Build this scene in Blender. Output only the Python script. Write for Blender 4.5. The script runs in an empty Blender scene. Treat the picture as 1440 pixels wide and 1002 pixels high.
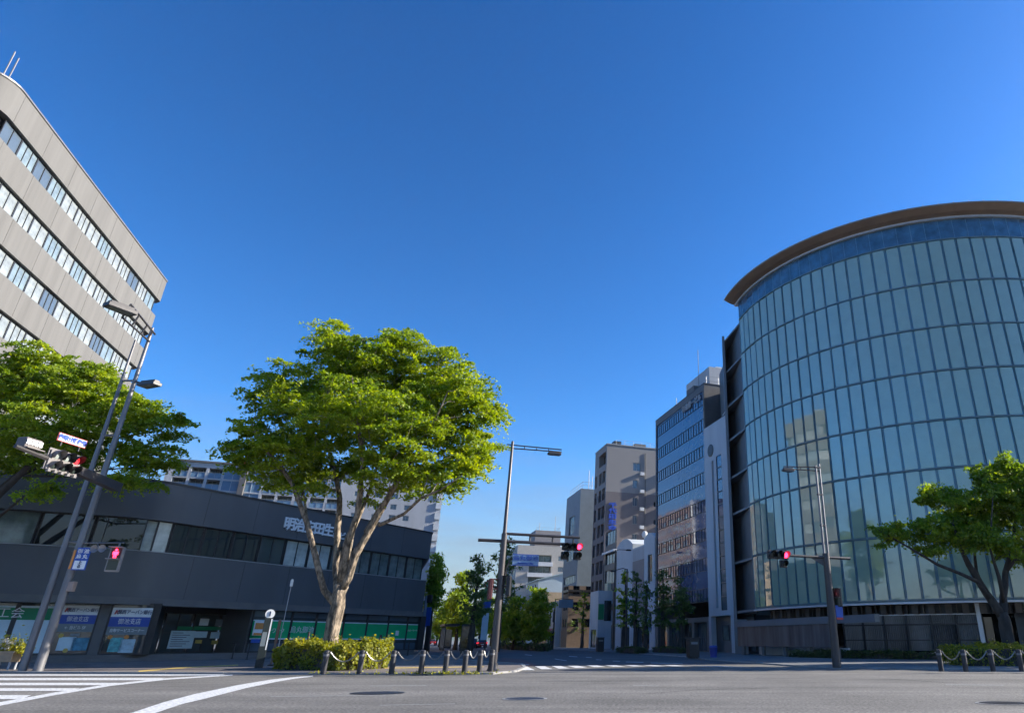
import bpy, math, random
import numpy as np
from mathutils import Vector, Matrix

SC = bpy.context.scene
COL = SC.collection
R_ = math.radians
# ------------------------------------------------------------------ survey camera (1440x1002 photograph)
PX, PY, HZ, VPY, EYE = 922.0, 501.0, 900.0, -1650.0, 1.2
F = math.sqrt((HZ-PY)*(PY-VPY)); TH = math.atan((HZ-PY)/F); SN, CS = math.sin(TH), math.cos(TH)
def ray(x, y):
    u = (PY-y)/F
    return ((x-PX)/F, CS-u*SN, SN+u*CS)
def at(x, y, Y):
    r = ray(x, y); t = Y/r[1]
    return Vector((r[0]*t, Y, r[2]*t+EYE))
def gr(x, y, z=0.0):
    r = ray(x, y); t = (z-EYE)/r[2]
    return Vector((r[0]*t, r[1]*t, z))
def on_line(x, y, P, D):
    """where the vertical plane through P along D meets the sight line: (distance along D, height)"""
    r = ray(x, y); c = r[0]/r[1]
    s = (c*P[1]-P[0])/(D[0]-c*D[1]); Y = P[1]+s*D[1]
    return s, r[2]/r[1]*Y+EYE
AV = Vector((-.362, .932, 0)).normalized()     # along the avenue, away
OB = Vector((.932, .362, 0)).normalized()      # across it, to the right
ROT = math.atan2(OB.y, OB.x)
FP = Vector((9.7, 68.3, 0))                    # a point of the right hand street front
SZ = .06                                       # pavement height at the dropped corners

# ------------------------------------------------------------------ materials
MATS = {}
def mat(name, col, rough=.6, metal=0., ior=1.5, var=.12, scale=2., stretch=(1, 1, 1), bump=0., emit=0., bscale=None, detail=4, ecol=None, sharp=.2):
    if name in MATS: return MATS[name]
    m = bpy.data.materials.new(name); m.use_nodes = True
    nt = m.node_tree; b = nt.nodes['Principled BSDF']; L = nt.links
    b.inputs['Roughness'].default_value = rough
    b.inputs['Metallic'].default_value = metal
    b.inputs['IOR'].default_value = ior
    c = (*col, 1)
    b.inputs['Base Color'].default_value = c
    if var > 0:
        tc = nt.nodes.new('ShaderNodeTexCoord'); mp = nt.nodes.new('ShaderNodeMapping')
        mp.inputs['Scale'].default_value = stretch
        nz = nt.nodes.new('ShaderNodeTexNoise'); nz.inputs['Scale'].default_value = scale; nz.inputs['Detail'].default_value = detail
        nz.inputs['Roughness'].default_value = .62
        rp = nt.nodes.new('ShaderNodeValToRGB')
        rp.color_ramp.elements[0].position = .5-sharp; rp.color_ramp.elements[1].position = .5+sharp
        rp.color_ramp.elements[0].color = (*[v*(1-var) for v in col], 1)
        rp.color_ramp.elements[1].color = (*[min(1, v*(1+var)) for v in col], 1)
        L.new(tc.outputs['Object'], mp.inputs['Vector']); L.new(mp.outputs[0], nz.inputs['Vector'])
        L.new(nz.outputs['Fac'], rp.inputs[0]); L.new(rp.outputs[0], b.inputs['Base Color'])
        if bump > 0:
            n2 = nt.nodes.new('ShaderNodeTexNoise'); n2.inputs['Scale'].default_value = bscale or scale*6; n2.inputs['Detail'].default_value = 3
            L.new(mp.outputs[0], n2.inputs['Vector'])
            bp = nt.nodes.new('ShaderNodeBump'); bp.inputs['Strength'].default_value = bump; bp.inputs['Distance'].default_value = .02 if bump < .9 else .08
            L.new(n2.outputs['Fac'], bp.inputs['Height']); L.new(bp.outputs[0], b.inputs['Normal'])
    if emit > 0:
        b.inputs['Emission Color'].default_value = (*(ecol or col), 1)
        b.inputs['Emission Strength'].default_value = emit
    MATS[name] = m
    return m
def glass(name, col, ior=1.9, rough=.03, wave=.0, wscale=.6, var=.1):
    """coated window pane over a dark room: a mirror-like sheet, slightly wavy"""
    if name in MATS: return MATS[name]
    m = mat(name, col, rough, 0, ior, var, 1.2)
    if wave:
        nt = m.node_tree; b = nt.nodes['Principled BSDF']
        tc = nt.nodes.new('ShaderNodeTexCoord'); nz = nt.nodes.new('ShaderNodeTexNoise')
        nz.inputs['Scale'].default_value = wscale; nz.inputs['Detail'].default_value = 1
        bp = nt.nodes.new('ShaderNodeBump'); bp.inputs['Strength'].default_value = wave; bp.inputs['Distance'].default_value = .1
        nt.links.new(tc.outputs['Object'], nz.inputs['Vector']); nt.links.new(nz.outputs['Fac'], bp.inputs['Height'])
        nt.links.new(bp.outputs[0], b.inputs['Normal'])
    return m

CONC = mat('tower_concrete', (.145, .140, .132), .85, var=.13, scale=.7, stretch=(1.6, 1.6, .10), bump=.15, bscale=8)
# vertical rain streaks on the tower
DARKM = mat('charcoal_panel', (.088, .096, .104), .42, 0, 1.5, .12, .5, (1, 1, .3), .03)
LIPM = mat('grey_soffit_edge', (.14, .135, .13), .7, var=.15, scale=1)
FRAME = mat('dark_window_frame', (.03, .03, .032), .4, var=.1)
FRAMEL = mat('pale_window_frame', (.3, .31, .31), .4, var=.1)
GL_DARK = glass('dark_pane', (.02, .024, .026), 1.75)
GL_SHOP = glass('shop_pane', (.055, .07, .072), 1.8)
GL_CURT = glass('curtained_pane', (.46, .50, .45), 1.6, .12, var=.3)
GL_DIM = glass('dim_curtain_pane', (.13, .165, .15), 1.7, .08, var=.4)
GL_BLIND = glass('blind_pane', (.27, .295, .295), 1.55, .2, var=.35)
GL_BLINDB = glass('half_blind_pane', (.20, .255, .28), 1.7, .1, var=.3)
GL_SKY = glass('grey_blue_pane', (.10, .13, .16), 1.9, .06)
GL_BLUE = glass('blue_mirror_pane', (.02, .05, .13), 2.35, .02, .035, .35)
GL_BLUE2 = glass('blue_spandrel_pane', (.03, .07, .17), 2.1, .06, .03, .35)
GL_TEAL = glass('teal_screen_glass', (.33, .43, .31), 2.2, .025, .0, var=.05)
GL_NAVY = glass('navy_gap_glass', (.17, .36, .47), 1.8, .05)
WHITE = mat('white_paint', (.82, .83, .82), .5, var=.06)
WALLW = mat('white_wall', (.62, .62, .61), .8, var=.08, scale=.6, stretch=(1, 1, .2))
WALLG = mat('pale_grey_wall', (.44, .45, .46), .8, var=.1, scale=.6, stretch=(1, 1, .2))
WALLB = mat('cool_white_wall', (.50, .54, .57), .7, var=.08, scale=.6, stretch=(1, 1, .2))
PINK = mat('pinkish_tile', (.16, .14, .14), .75, var=.08, scale=2)
PINKL = mat('pale_beige_tile', (.28, .25, .235), .75, var=.08, scale=2)
DGREY = mat('dark_grey_tile', (.13, .125, .12), .6, var=.12, scale=1)
BROWN = mat('brown_wall', (.20, .14, .095), .8, var=.15)
TAN = mat('tan_wall', (.42, .31, .19), .8, var=.12)
BEIGE = mat('beige_wall', (.46, .42, .36), .8, var=.1)
COPPER = mat('copper_soffit', (.30, .20, .14), .55, .25, 1.5, .15, .8)
LIPW = mat('white_metal_lip', (.6, .62, .64), .35, .3, var=.06)
STEEL = mat('galvanised_steel', (.20, .195, .20), .5, .45, var=.18, scale=1.5, stretch=(1, 1, .3))
POLEM = mat('grey_brown_pole_paint', (.085, .075, .072), .42, .3, var=.2, scale=2, stretch=(1, 1, .25))
POLED = mat('dark_brown_pole_paint', (.06, .055, .055), .45, .25, var=.2, scale=2, stretch=(1, 1, .25))
BOLLM = mat('bollard_paint', (.035, .033, .036), .5, .2, var=.25, scale=5)
CHAINM = mat('chain_metal', (.30, .285, .26), .4, .6, var=.2, scale=20)
BLACK = mat('black_plastic', (.018, .018, .02), .45, var=.2)
HOUS = mat('signal_housing_pale', (.19, .17, .165), .5, var=.1)
LENS_OFF = mat('unlit_lens', (.03, .04, .035), .15, var=.1)
LENS_R = mat('lit_red_lens', (.9, .03, .05), .3, var=0, emit=5., ecol=(1., .02, .06))
LENS_R2 = mat('dim_red_lens', (.6, .04, .05), .3, var=0, emit=.5, ecol=(1., .03, .05))
REDM = mat('red_paint', (.45, .05, .04), .5, var=.1)
GREENS = mat('green_sign', (.0, .46, .16), .45, var=.08)
GREEND = mat('dark_green_sign', (.0, .22, .08), .45, var=.08)
PALEB = mat('pale_blue_sheet', (.60, .74, .78), .5, var=.08)
NAVYS = mat('navy_sign', (.02, .07, .36), .45, var=.06)
BLUES = mat('blue_sign', (.02, .09, .42), .45, var=.06)
GREYS = mat('grey_sign', (.18, .215, .225), .45, var=.06)
ORANGE = mat('orange_paint', (.75, .28, .06), .55, var=.1)
YELLOW = mat('yellow_tile', (.60, .42, .10), .75, var=.2, scale=4)
TXTW = mat('white_lettering', (.8, .8, .8), .5, var=0)
TXTN = mat('navy_lettering', (.03, .05, .12), .5, var=0)
TXTB = mat('blue_lettering', (.02, .08, .45), .5, var=0)
BARK = mat('bark', (.21, .165, .12), .95, var=.62, scale=5, stretch=(1, 1, .4), bump=1., bscale=9, detail=8, sharp=.09)
BARKD = mat('dark_bark', (.06, .05, .042), .95, var=.35, scale=5, stretch=(1, 1, .3), bump=.6, bscale=14)
MESHM = mat('ribbed_metal_screen', (.16, .175, .19), .34, .75, var=.3, scale=.8, stretch=(1, 1, .25))
PAVE = None

def leafmat(name, c0, c1, c2, trans=.38):
    m = bpy.data.materials.new(name); m.use_nodes = True
    nt = m.node_tree; b = nt.nodes['Principled BSDF']; out = nt.nodes['Material Output']
    a = nt.nodes.new('ShaderNodeAttribute'); a.attribute_name = 'tint'
    rp = nt.nodes.new('ShaderNodeValToRGB'); e = rp.color_ramp.elements
    e[0].position = 0; e[0].color = (*c0, 1); e[1].position = 1; e[1].color = (*c2, 1)
    k = e.new(.55); k.color = (*c1, 1)
    nt.links.new(a.outputs['Fac'], rp.inputs[0]); nt.links.new(rp.outputs[0], b.inputs['Base Color'])
    b.inputs['Roughness'].default_value = .55
    t = nt.nodes.new('ShaderNodeBsdfTranslucent')
    hs = nt.nodes.new('ShaderNodeHueSaturation'); hs.inputs['Hue'].default_value = .485; hs.inputs['Value'].default_value = 1.7; hs.inputs['Saturation'].default_value = 1.1
    nt.links.new(rp.outputs[0], hs.inputs['Color']); nt.links.new(hs.outputs[0], t.inputs['Color'])
    mx = nt.nodes.new('ShaderNodeMixShader'); mx.inputs[0].default_value = trans
    nt.links.new(b.outputs[0], mx.inputs[1]); nt.links.new(t.outputs[0], mx.inputs[2]); nt.links.new(mx.outputs[0], out.inputs['Surface'])
    MATS[name] = m
    return m
LEAF1 = leafmat('zelkova_leaf', (.08, .15, .012), (.20, .29, .018), (.42, .46, .028), .52)
LEAF2 = leafmat('maple_leaf', (.07, .14, .018), (.15, .24, .022), (.34, .40, .034), .5)
LEAF3 = leafmat('ginkgo_leaf', (.055, .10, .03), (.09, .155, .035), (.15, .23, .04))
LEAF4 = leafmat('sun_brightened_leaf', (.13, .22, .025), (.21, .31, .03), (.34, .42, .045), .5)  # avenue tree greens lightened: sunlight on the crowns is put into the colour
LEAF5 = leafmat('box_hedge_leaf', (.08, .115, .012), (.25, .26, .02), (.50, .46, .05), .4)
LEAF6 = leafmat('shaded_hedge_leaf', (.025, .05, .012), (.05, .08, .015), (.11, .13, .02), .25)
PETAL = leafmat('pale_petal', (.5, .5, .45), (.65, .6, .55), (.8, .75, .7), .3)

# ------------------------------------------------------------------ object helpers
def link(o, parent=None):
    COL.objects.link(o)
    if parent is not None: o.parent = parent
    return o
def tag(o, label=None, cat=None, group=None, kind=None):
    if label: o['label'] = label
    if cat: o['category'] = cat
    if group: o['group'] = group
    if kind: o['kind'] = kind
    return o
def thing(name, label, cat, loc=(0, 0, 0), rotz=0., group=None):
    o = bpy.data.objects.new(name, None); o.empty_display_size = .3
    o.location = loc; o.rotation_euler = (0, 0, rotz); link(o)
    return tag(o, label, cat, group)
def copy_tree(o, parent=None):
    c = o.copy(); COL.objects.link(c)
    if parent is not None: c.parent = parent
    for ch in [k for k in list(COL.objects) if k.parent == o]: copy_tree(ch, c)
    return c

class MB:
    def __init__(s): s.v = []; s.f = []; s.m = []; s.cur = 0
    def face(s, pts):
        i = len(s.v); s.v += [tuple(p) for p in pts]; s.f.append(tuple(range(i, i+len(pts)))); s.m.append(s.cur); return s
    def box(s, x0, y0, z0, x1, y1, z1):
        i = len(s.v)
        s.v += [(x0, y0, z0), (x1, y0, z0), (x1, y1, z0), (x0, y1, z0), (x0, y0, z1), (x1, y0, z1), (x1, y1, z1), (x0, y1, z1)]
        for q in ((3, 2, 1, 0), (4, 5, 6, 7), (0, 1, 5, 4), (1, 2, 6, 5), (2, 3, 7, 6), (3, 0, 4, 7)):
            s.f.append(tuple(i+k for k in q)); s.m.append(s.cur)
        return s
    def cbox(s, c, sx, sy, sz, M=None):
        i = len(s.v); j = MB().box(-sx/2, -sy/2, -sz/2, sx/2, sy/2, sz/2)
        c = Vector(c)
        s.v += [tuple(c + ((M @ Vector(p)) if M else Vector(p))) for p in j.v]
        s.f += [tuple(i+k for k in q) for q in j.f]; s.m += [s.cur]*len(j.f)
        return s
    def prism(s, poly, z0, z1, cap=True):
        n = len(poly); i = len(s.v)
        s.v += [(p[0], p[1], z0) for p in poly] + [(p[0], p[1], z1) for p in poly]
        for k in range(n):
            s.f.append((i+k, i+(k+1) % n, i+n+(k+1) % n, i+n+k)); s.m.append(s.cur)
        if cap:
            s.f.append(tuple(i+n+k for k in range(n))); s.f.append(tuple(i+k for k in reversed(range(n)))); s.m += [s.cur]*2
        return s
    def tube(s, pts, rad, n=8, cap=True, flute=0.):
        pts = [Vector(p) for p in pts]
        if not hasattr(rad, '__len__'): rad = [rad]*len(pts)
        base = len(s.v); prev = None
        for k, p in enumerate(pts):
            d = (pts[min(k+1, len(pts)-1)]-pts[max(k-1, 0)]).normalized()
            if prev is None:
                a = d.orthogonal().normalized()
            else:
                a = (prev - d*prev.dot(d)); a = a.normalized() if a.length > 1e-5 else d.orthogonal().normalized()
            prev = a; b = d.cross(a)
            for q in range(n):
                t = 2*math.pi*q/n
                s.v.append(tuple(p + (a*math.cos(t)+b*math.sin(t))*rad[k]*(1+flute*(math.sin(3*t+k*.35)+.6*math.sin(5*t-k*.5)))))
        for k in range(len(pts)-1):
            for q in range(n):
                s.f.append((base+k*n+q, base+k*n+(q+1) % n, base+(k+1)*n+(q+1) % n, base+(k+1)*n+q)); s.m.append(s.cur)
        if cap:
            s.f.append(tuple(base+q for q in reversed(range(n)))); e = base+(len(pts)-1)*n
            s.f.append(tuple(e+q for q in range(n))); s.m += [s.cur]*2
        return s
    def lathe(s, prof, n=16, c=(0, 0)):
        base = len(s.v)
        for r, z in prof:
            for q in range(n):
                t = 2*math.pi*q/n; s.v.append((c[0]+r*math.cos(t), c[1]+r*math.sin(t), z))
        for k in range(len(prof)-1):
            for q in range(n):
                s.f.append((base+k*n+q, base+k*n+(q+1) % n, base+(k+1)*n+(q+1) % n, base+(k+1)*n+q)); s.m.append(s.cur)
        return s
    def merge(s, o, M):
        i = len(s.v); s.v += [tuple(M @ Vector(p)) for p in o.v]; s.f += [tuple(i+k for k in q) for q in o.f]; s.m += [s.cur]*len(o.f); return s
    def build(s, name, mats, parent=None, smooth=False, bevel=0.):
        me = bpy.data.meshes.new(name); me.from_pydata(s.v, [], s.f)
        for m in (mats if isinstance(mats, (list, tuple)) else [mats]): me.materials.append(m)
        me.polygons.foreach_set('material_index', s.m)
        if smooth:
            me.polygons.foreach_set('use_smooth', [True]*len(s.f))
        me.update()
        o = bpy.data.objects.new(name, me); link(o, parent)
        if smooth and smooth != 'all':
            try: me.set_sharp_from_angle(angle=R_(40))
            except Exception: pass
        if bevel:
            b = o.modifiers.new('bevel', 'BEVEL'); b.width = bevel; b.segments = 2; b.limit_method = 'ANGLE'
        return o

def text(body, size, mt, parent, loc, rotz=0., name='lettering', bold=.0, ext=.01, align='CENTER', sx=1., flat=False):
    if '御' in body: bold = 0.   # this glyph breaks when it is thickened
    c = bpy.data.curves.new('txt', 'FONT'); c.body = body; c.size = size; c.extrude = ext; c.offset = bold*size
    c.align_x = align; c.align_y = 'CENTER'; c.resolution_u = 2; c.space_line = .95
    o = bpy.data.objects.new('txt', c); COL.objects.link(o)
    dg = bpy.context.evaluated_depsgraph_get(); dg.update()
    me = bpy.data.meshes.new_from_object(o.evaluated_get(dg)); bpy.data.objects.remove(o)
    me.materials.clear(); me.materials.append(mt)
    me.transform(Matrix.Diagonal((sx, 1, 1, 1)))
    t = bpy.data.objects.new(name, me); link(t, parent); t.location = loc
    t.rotation_euler = (0 if flat else math.pi/2, 0, rotz)
    return t

WCACHE = {}
def window(parent, mat4, w, h, pane, frame, nv=0, nh=0, fw=.07, name='window', label=None):
    """pane + frame in local xz, facing -y; mat4 places it in the parent's space"""
    key = (round(w, 2), round(h, 2), pane.name, frame.name, nv, nh, fw, name)
    if key not in WCACHE:
        b = MB(); b.face([(0, 0, 0), (w, 0, 0), (w, 0, h), (0, 0, h)])
        b.cur = 1; d = .06
        b.box(0, -d, 0, fw, .02, h).box(w-fw, -d, 0, w, .02, h).box(fw, -d, 0, w-fw, .02, fw).box(fw, -d, h-fw, w-fw, .02, h)
        for k in range(nv):
            x = w*(k+1)/(nv+1); b.box(x-fw*.4, -d*.8, fw, x+fw*.4, .015, h-fw)
        for k in range(nh):
            z = h*(k+1)/(nh+1); b.box(fw, -d*.6, z-fw*.3, w-fw, .01, z+fw*.3)
        o = b.build(name, [pane, frame], parent); WCACHE[key] = o.data
    else:
        o = bpy.data.objects.new(name, WCACHE[key]); link(o, parent)
    o.location = mat4.to_translation(); o.rotation_euler = mat4.to_euler()
    if label: o['label'] = label
    return o

def facade(wall, parent, M, W, H, ops, depth=.18, pane=GL_DARK, frame=FRAME, nv=1, nh=0, z0=0., count=[0], fw=.07):
    """wall sheet in the local xz plane of M (facing -y) with real openings; each opening gets a window part set back by depth.
    ops: (u, v, w, h[, options])"""
    us = sorted({0., W, *[o[0] for o in ops], *[o[0]+o[2] for o in ops]}); vs = sorted({z0, H, *[o[1] for o in ops], *[o[1]+o[3] for o in ops]})
    us = [u for i, u in enumerate(us) if i == 0 or u-us[i-1] > 1e-4]; vs = [v for i, v in enumerate(vs) if i == 0 or v-vs[i-1] > 1e-4]
    def T(x, y, z): return M @ Vector((x, y, z))
    # merge cells along u to keep the sheet light
    for j in range(len(vs)-1):
        v0, v1 = vs[j], vs[j+1]; vm = (v0+v1)/2; run = None
        for i in range(len(us)-1):
            um = (us[i]+us[i+1])/2
            hole = any(o[0] < um < o[0]+o[2] and o[1] < vm < o[1]+o[3] for o in ops)
            if not hole and run is None: run = us[i]
            if hole and run is not None:
                wall.face([T(run, 0, v0), T(us[i], 0, v0), T(us[i], 0, v1), T(run, 0, v1)]); run = None
        if run is not None: wall.face([T(run, 0, v0), T(us[-1], 0, v0), T(us[-1], 0, v1), T(run, 0, v1)])
    for o in ops:
        u, v, w, h = o[:4]; k = dict(o[4]) if len(o) > 4 else {}
        d = k.get('depth', depth)
        for a, b in (((u, v), (u+w, v)), ((u+w, v), (u+w, v+h)), ((u+w, v+h), (u, v+h)), ((u, v+h), (u, v))):
            wall.face([T(a[0], 0, a[1]), T(b[0], 0, b[1]), T(b[0], d, b[1]), T(a[0], d, a[1])])
        if k.get('blank'): continue
        window(parent, M @ Matrix.Translation((u, d, v)), w, h, k.get('pane', pane), k.get('frame', frame), k.get('nv', nv), k.get('nh', nh), k.get('fw', fw), k.get('name', 'window'), k.get('label'))

def M_south(): return Matrix.Identity(4)
def M_avenue(DY): return Matrix.Translation((0, DY, 0)) @ Matrix.Rotation(-math.pi/2, 4, 'Z')
def block(root, DX, DY, H, wallm, south=(), avenue=(), par=.5, roofm=None, mats2=None, z0=0., name='wall', **kw):
    """a building: south face (local y=0), avenue face (local x=0), plain back and far sides, flat roof behind a parapet"""
    w = MB()
    facade(w, root, M_south(), DX, H, list(south), z0=z0, **kw)
    facade(w, root, M_avenue(DY), DY, H, list(avenue), z0=z0, **kw)
    w.face([(DX, 0, z0), (DX, DY, z0), (DX, DY, H), (DX, 0, H)]); w.face([(DX, DY, z0), (0, DY, z0), (0, DY, H), (DX, DY, H)])
    t = .25
    for a, b in (((0, 0), (DX, 0)), ((DX, 0), (DX, DY)), ((DX, DY), (0, DY)), ((0, DY), (0, 0))):   # parapet top and inner face
        ia = (t if a[0] == 0 else DX-t, t if a[1] == 0 else DY-t); ib = (t if b[0] == 0 else DX-t, t if b[1] == 0 else DY-t)
        w.face([(*a, H), (*b, H), (*ib, H), (*ia, H)]); w.face([(*ia, H), (*ib, H), (*ib, H-par), (*ia, H-par)])
    if z0 > 0: w.face([(0, 0, z0), (DX, 0, z0), (DX, DY, z0), (0, DY, z0)])
    wo = w.build(name, wallm, root)
    MB().face([(t, t, H-par), (DX-t, t, H-par), (DX-t, DY-t, H-par), (t, DY-t, H-par)]).build('roof', roofm or LIPM, root)
    return wo
def grid(u0, v0, w, h, du, dv, nu, nv_, **k):
    return [(u0+i*du, v0+j*dv, w, h, k) for j in range(nv_) for i in range(nu)]
def railing(root, pts, h=1., name='railing', m=FRAMEL, step=1.6):
    b = MB(); pts = [Vector(p) for p in pts]
    for a, c in zip(pts, pts[1:]):
        for z in (h, h*.55): b.tube([a+Vector((0, 0, z)), c+Vector((0, 0, z))], .03, 5)
        n = max(1, int((c-a).length/step))
        for k in range(n+1):
            p = a.lerp(c, k/n); b.tube([p, p+Vector((0, 0, h))], .03, 5)
    return b.build(name, m, root)
def street(s): return FP + AV*s

# ------------------------------------------------------------------ foliage
def leaf_object(name, P, N, size, tint, lm, parent, aspect=.55, rng=None, loc=None):
    """P centres (n,3), N normals (n,3), size (n,), one folded-diamond leaf each"""
    n = len(P); rng = rng or np.random.default_rng(1)
    N = N/np.linalg.norm(N, axis=1, keepdims=True)
    r = rng.normal(size=(n, 3)); T = r - N*(r*N).sum(1, keepdims=True); T /= np.linalg.norm(T, axis=1, keepdims=True)
    Bv = np.cross(N, T); s = size[:, None]
    V = np.stack([P-T*s*.5, P+Bv*s*.5*aspect - N*s*.07 - T*s*.05, P+T*s*.5 - N*s*.10, P-Bv*s*.5*aspect - N*s*.07 - T*s*.05], 1).reshape(-1, 3)
    me = bpy.data.meshes.new(name)
    me.vertices.add(4*n); me.vertices.foreach_set('co', V.astype(np.float32).ravel())
    me.loops.add(4*n); me.loops.foreach_set('vertex_index', np.arange(4*n, dtype=np.int32))
    me.polygons.add(n); me.polygons.foreach_set('loop_start', np.arange(0, 4*n, 4, dtype=np.int32))
    me.polygons.foreach_set('loop_total', np.full(n, 4, dtype=np.int32))
    a = me.attributes.new('tint', 'FLOAT', 'FACE'); a.data.foreach_set('value', np.clip(tint, 0, 1).astype(np.float32))
    me.materials.append(lm); me.update(calc_edges=True); me.validate()
    o = bpy.data.objects.new(name, me); link(o, parent)
    return o

def make_tree(name, label, base, limbs, blobs, lm, bm, seed, sprays=400, per=150, lsize=.22, sr=(.8, 1.5), flat=.26, group=None, cat='tree', shell=.45, br=.05, upn=.75, maxlink=9., droop=.35, minz=None):
    """limbs: lists of (x,y,z,r) in world space; blobs: (centre, (rx,ry,rz)) in world space"""
    rng = np.random.default_rng(seed); rnd = random.Random(seed)
    base = Vector(base); root = thing(name, label, cat, base, 0, group)
    b = MB(); nodes = []
    for li, lb in enumerate(limbs):
        p = [Vector(q[:3])-base for q in lb]; r = [q[3] for q in lb]
        # resample with slight wobble
        pp, rr = [], []
        for k in range(len(p)-1):
            ns = max(2, int((p[k+1]-p[k]).length/.7))
            for j in range(ns):
                t = j/ns; q = p[k].lerp(p[k+1], t); rad = r[k]*(1-t)+r[k+1]*t
                pp.append(q + Vector((rnd.uniform(-1, 1), rnd.uniform(-1, 1), 0))*rad*.22); rr.append(rad*rnd.uniform(.93, 1.07))
        pp.append(p[-1]); rr.append(r[-1])
        b.tube(pp, rr, 16 if max(r) > .2 else 7, flute=.09 if max(r) > .2 else 0.)
        nodes += [(q, rr[i]) for i, q in enumerate(pp) if li > 0 or i > len(pp)*.6]
    vol = np.array([c[1][0]*c[1][1]*c[1][2] for c in blobs])**(2/3); vol = vol/vol.sum()
    C = []
    while len(C) < sprays:
        k = rng.choice(len(blobs), p=vol); c, rad = blobs[k]
        d = rng.normal(size=3); d /= np.linalg.norm(d); rr = rng.random()**shell
        q = np.array(c)+d*np.array(rad)*rr
        if minz is not None and q[2] < minz: continue
        C.append(q-np.array(base))
    C = np.array(C)
    NP = np.array([tuple(q) for q, _ in nodes]); NR = [r for _, r in nodes]
    dist = np.array([np.min(np.linalg.norm(NP-c, axis=1)) for c in C])
    for i in np.argsort(dist):
        c = C[i]; dv = c-NP; dd = np.linalg.norm(dv, axis=1)
        cost = dd + np.maximum(0, NP[:, 2]-c[2]+.2)*1.2 + np.array([0.0 if r > .02 else .25 for r in NR])
        k = int(np.argmin(cost)); 
        if dd[k] > maxlink: continue
        a = Vector(NP[k]); e = Vector(c); L = (e-a).length
        if L < .25: continue
        r0 = min(NR[k]*.75, br*(.35+.28*L)); r1 = max(.012, r0*.35)
        ns = max(2, int(L/.9)+1); pts = []; rads = []
        side = Vector((rnd.uniform(-1, 1), rnd.uniform(-1, 1), rnd.uniform(.0, .8)))*L*.10
        for j in range(ns+1):
            t = j/ns; pts.append(a.lerp(e, t)+side*math.sin(math.pi*t)); rads.append(r0*(1-t)+r1*t)
        b.tube(pts, rads, 5, False)
        NP = np.vstack([NP, np.array([tuple(p) for p in pts[1:]])]); NR += rads[1:]
    b.build('trunk', bm, root, smooth='all')
    n = sprays*per
    ci = np.repeat(np.arange(sprays), per)
    srad = rng.uniform(sr[0], sr[1], sprays)[ci]
    ang = rng.uniform(0, 2*np.pi, n); rr = np.sqrt(rng.random(n))
    # each spray has a lobed outline and a gentle tilt
    ph = rng.uniform(0, 6.28, sprays)[ci]; lob = rng.integers(3, 6, sprays)[ci]
    rad = srad*rr*(.78+.28*np.cos(lob*ang+ph))
    tilt = rng.normal(scale=.28, size=(sprays, 2))[ci]
    off = np.stack([np.cos(ang)*rad, np.sin(ang)*rad, np.zeros(n)], 1)
    off[:, 2] = rng.normal(scale=.5, size=n)*flat*srad*.6 + off[:, 0]*tilt[:, 0]+off[:, 1]*tilt[:, 1] - droop*rr**2*srad*.6
    P = C[ci]+off
    N = rng.normal(size=(n, 3))*.75; N[:, 2] += upn; N[:, 0] += tilt[:, 0]*-.6; N[:, 1] += tilt[:, 1]*-.6
    tint = rng.uniform(.15, .75, sprays)[ci]*.6 + rng.random(n)*.45 + rr*.08
    leaf_object('crown', P, N, lsize*rng.uniform(.65, 1.3, n), tint, lm, root, rng=rng)
    return root
def blob(px, py, Y, rx, ry, dy=None):
    c = at(px, py, Y); d = (c.y*CS+(c.z-EYE)*SN)/F
    return (tuple(c), (rx*d, dy if dy else (rx*d+ry*d)/2*1.1, ry*d/.93))
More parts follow.
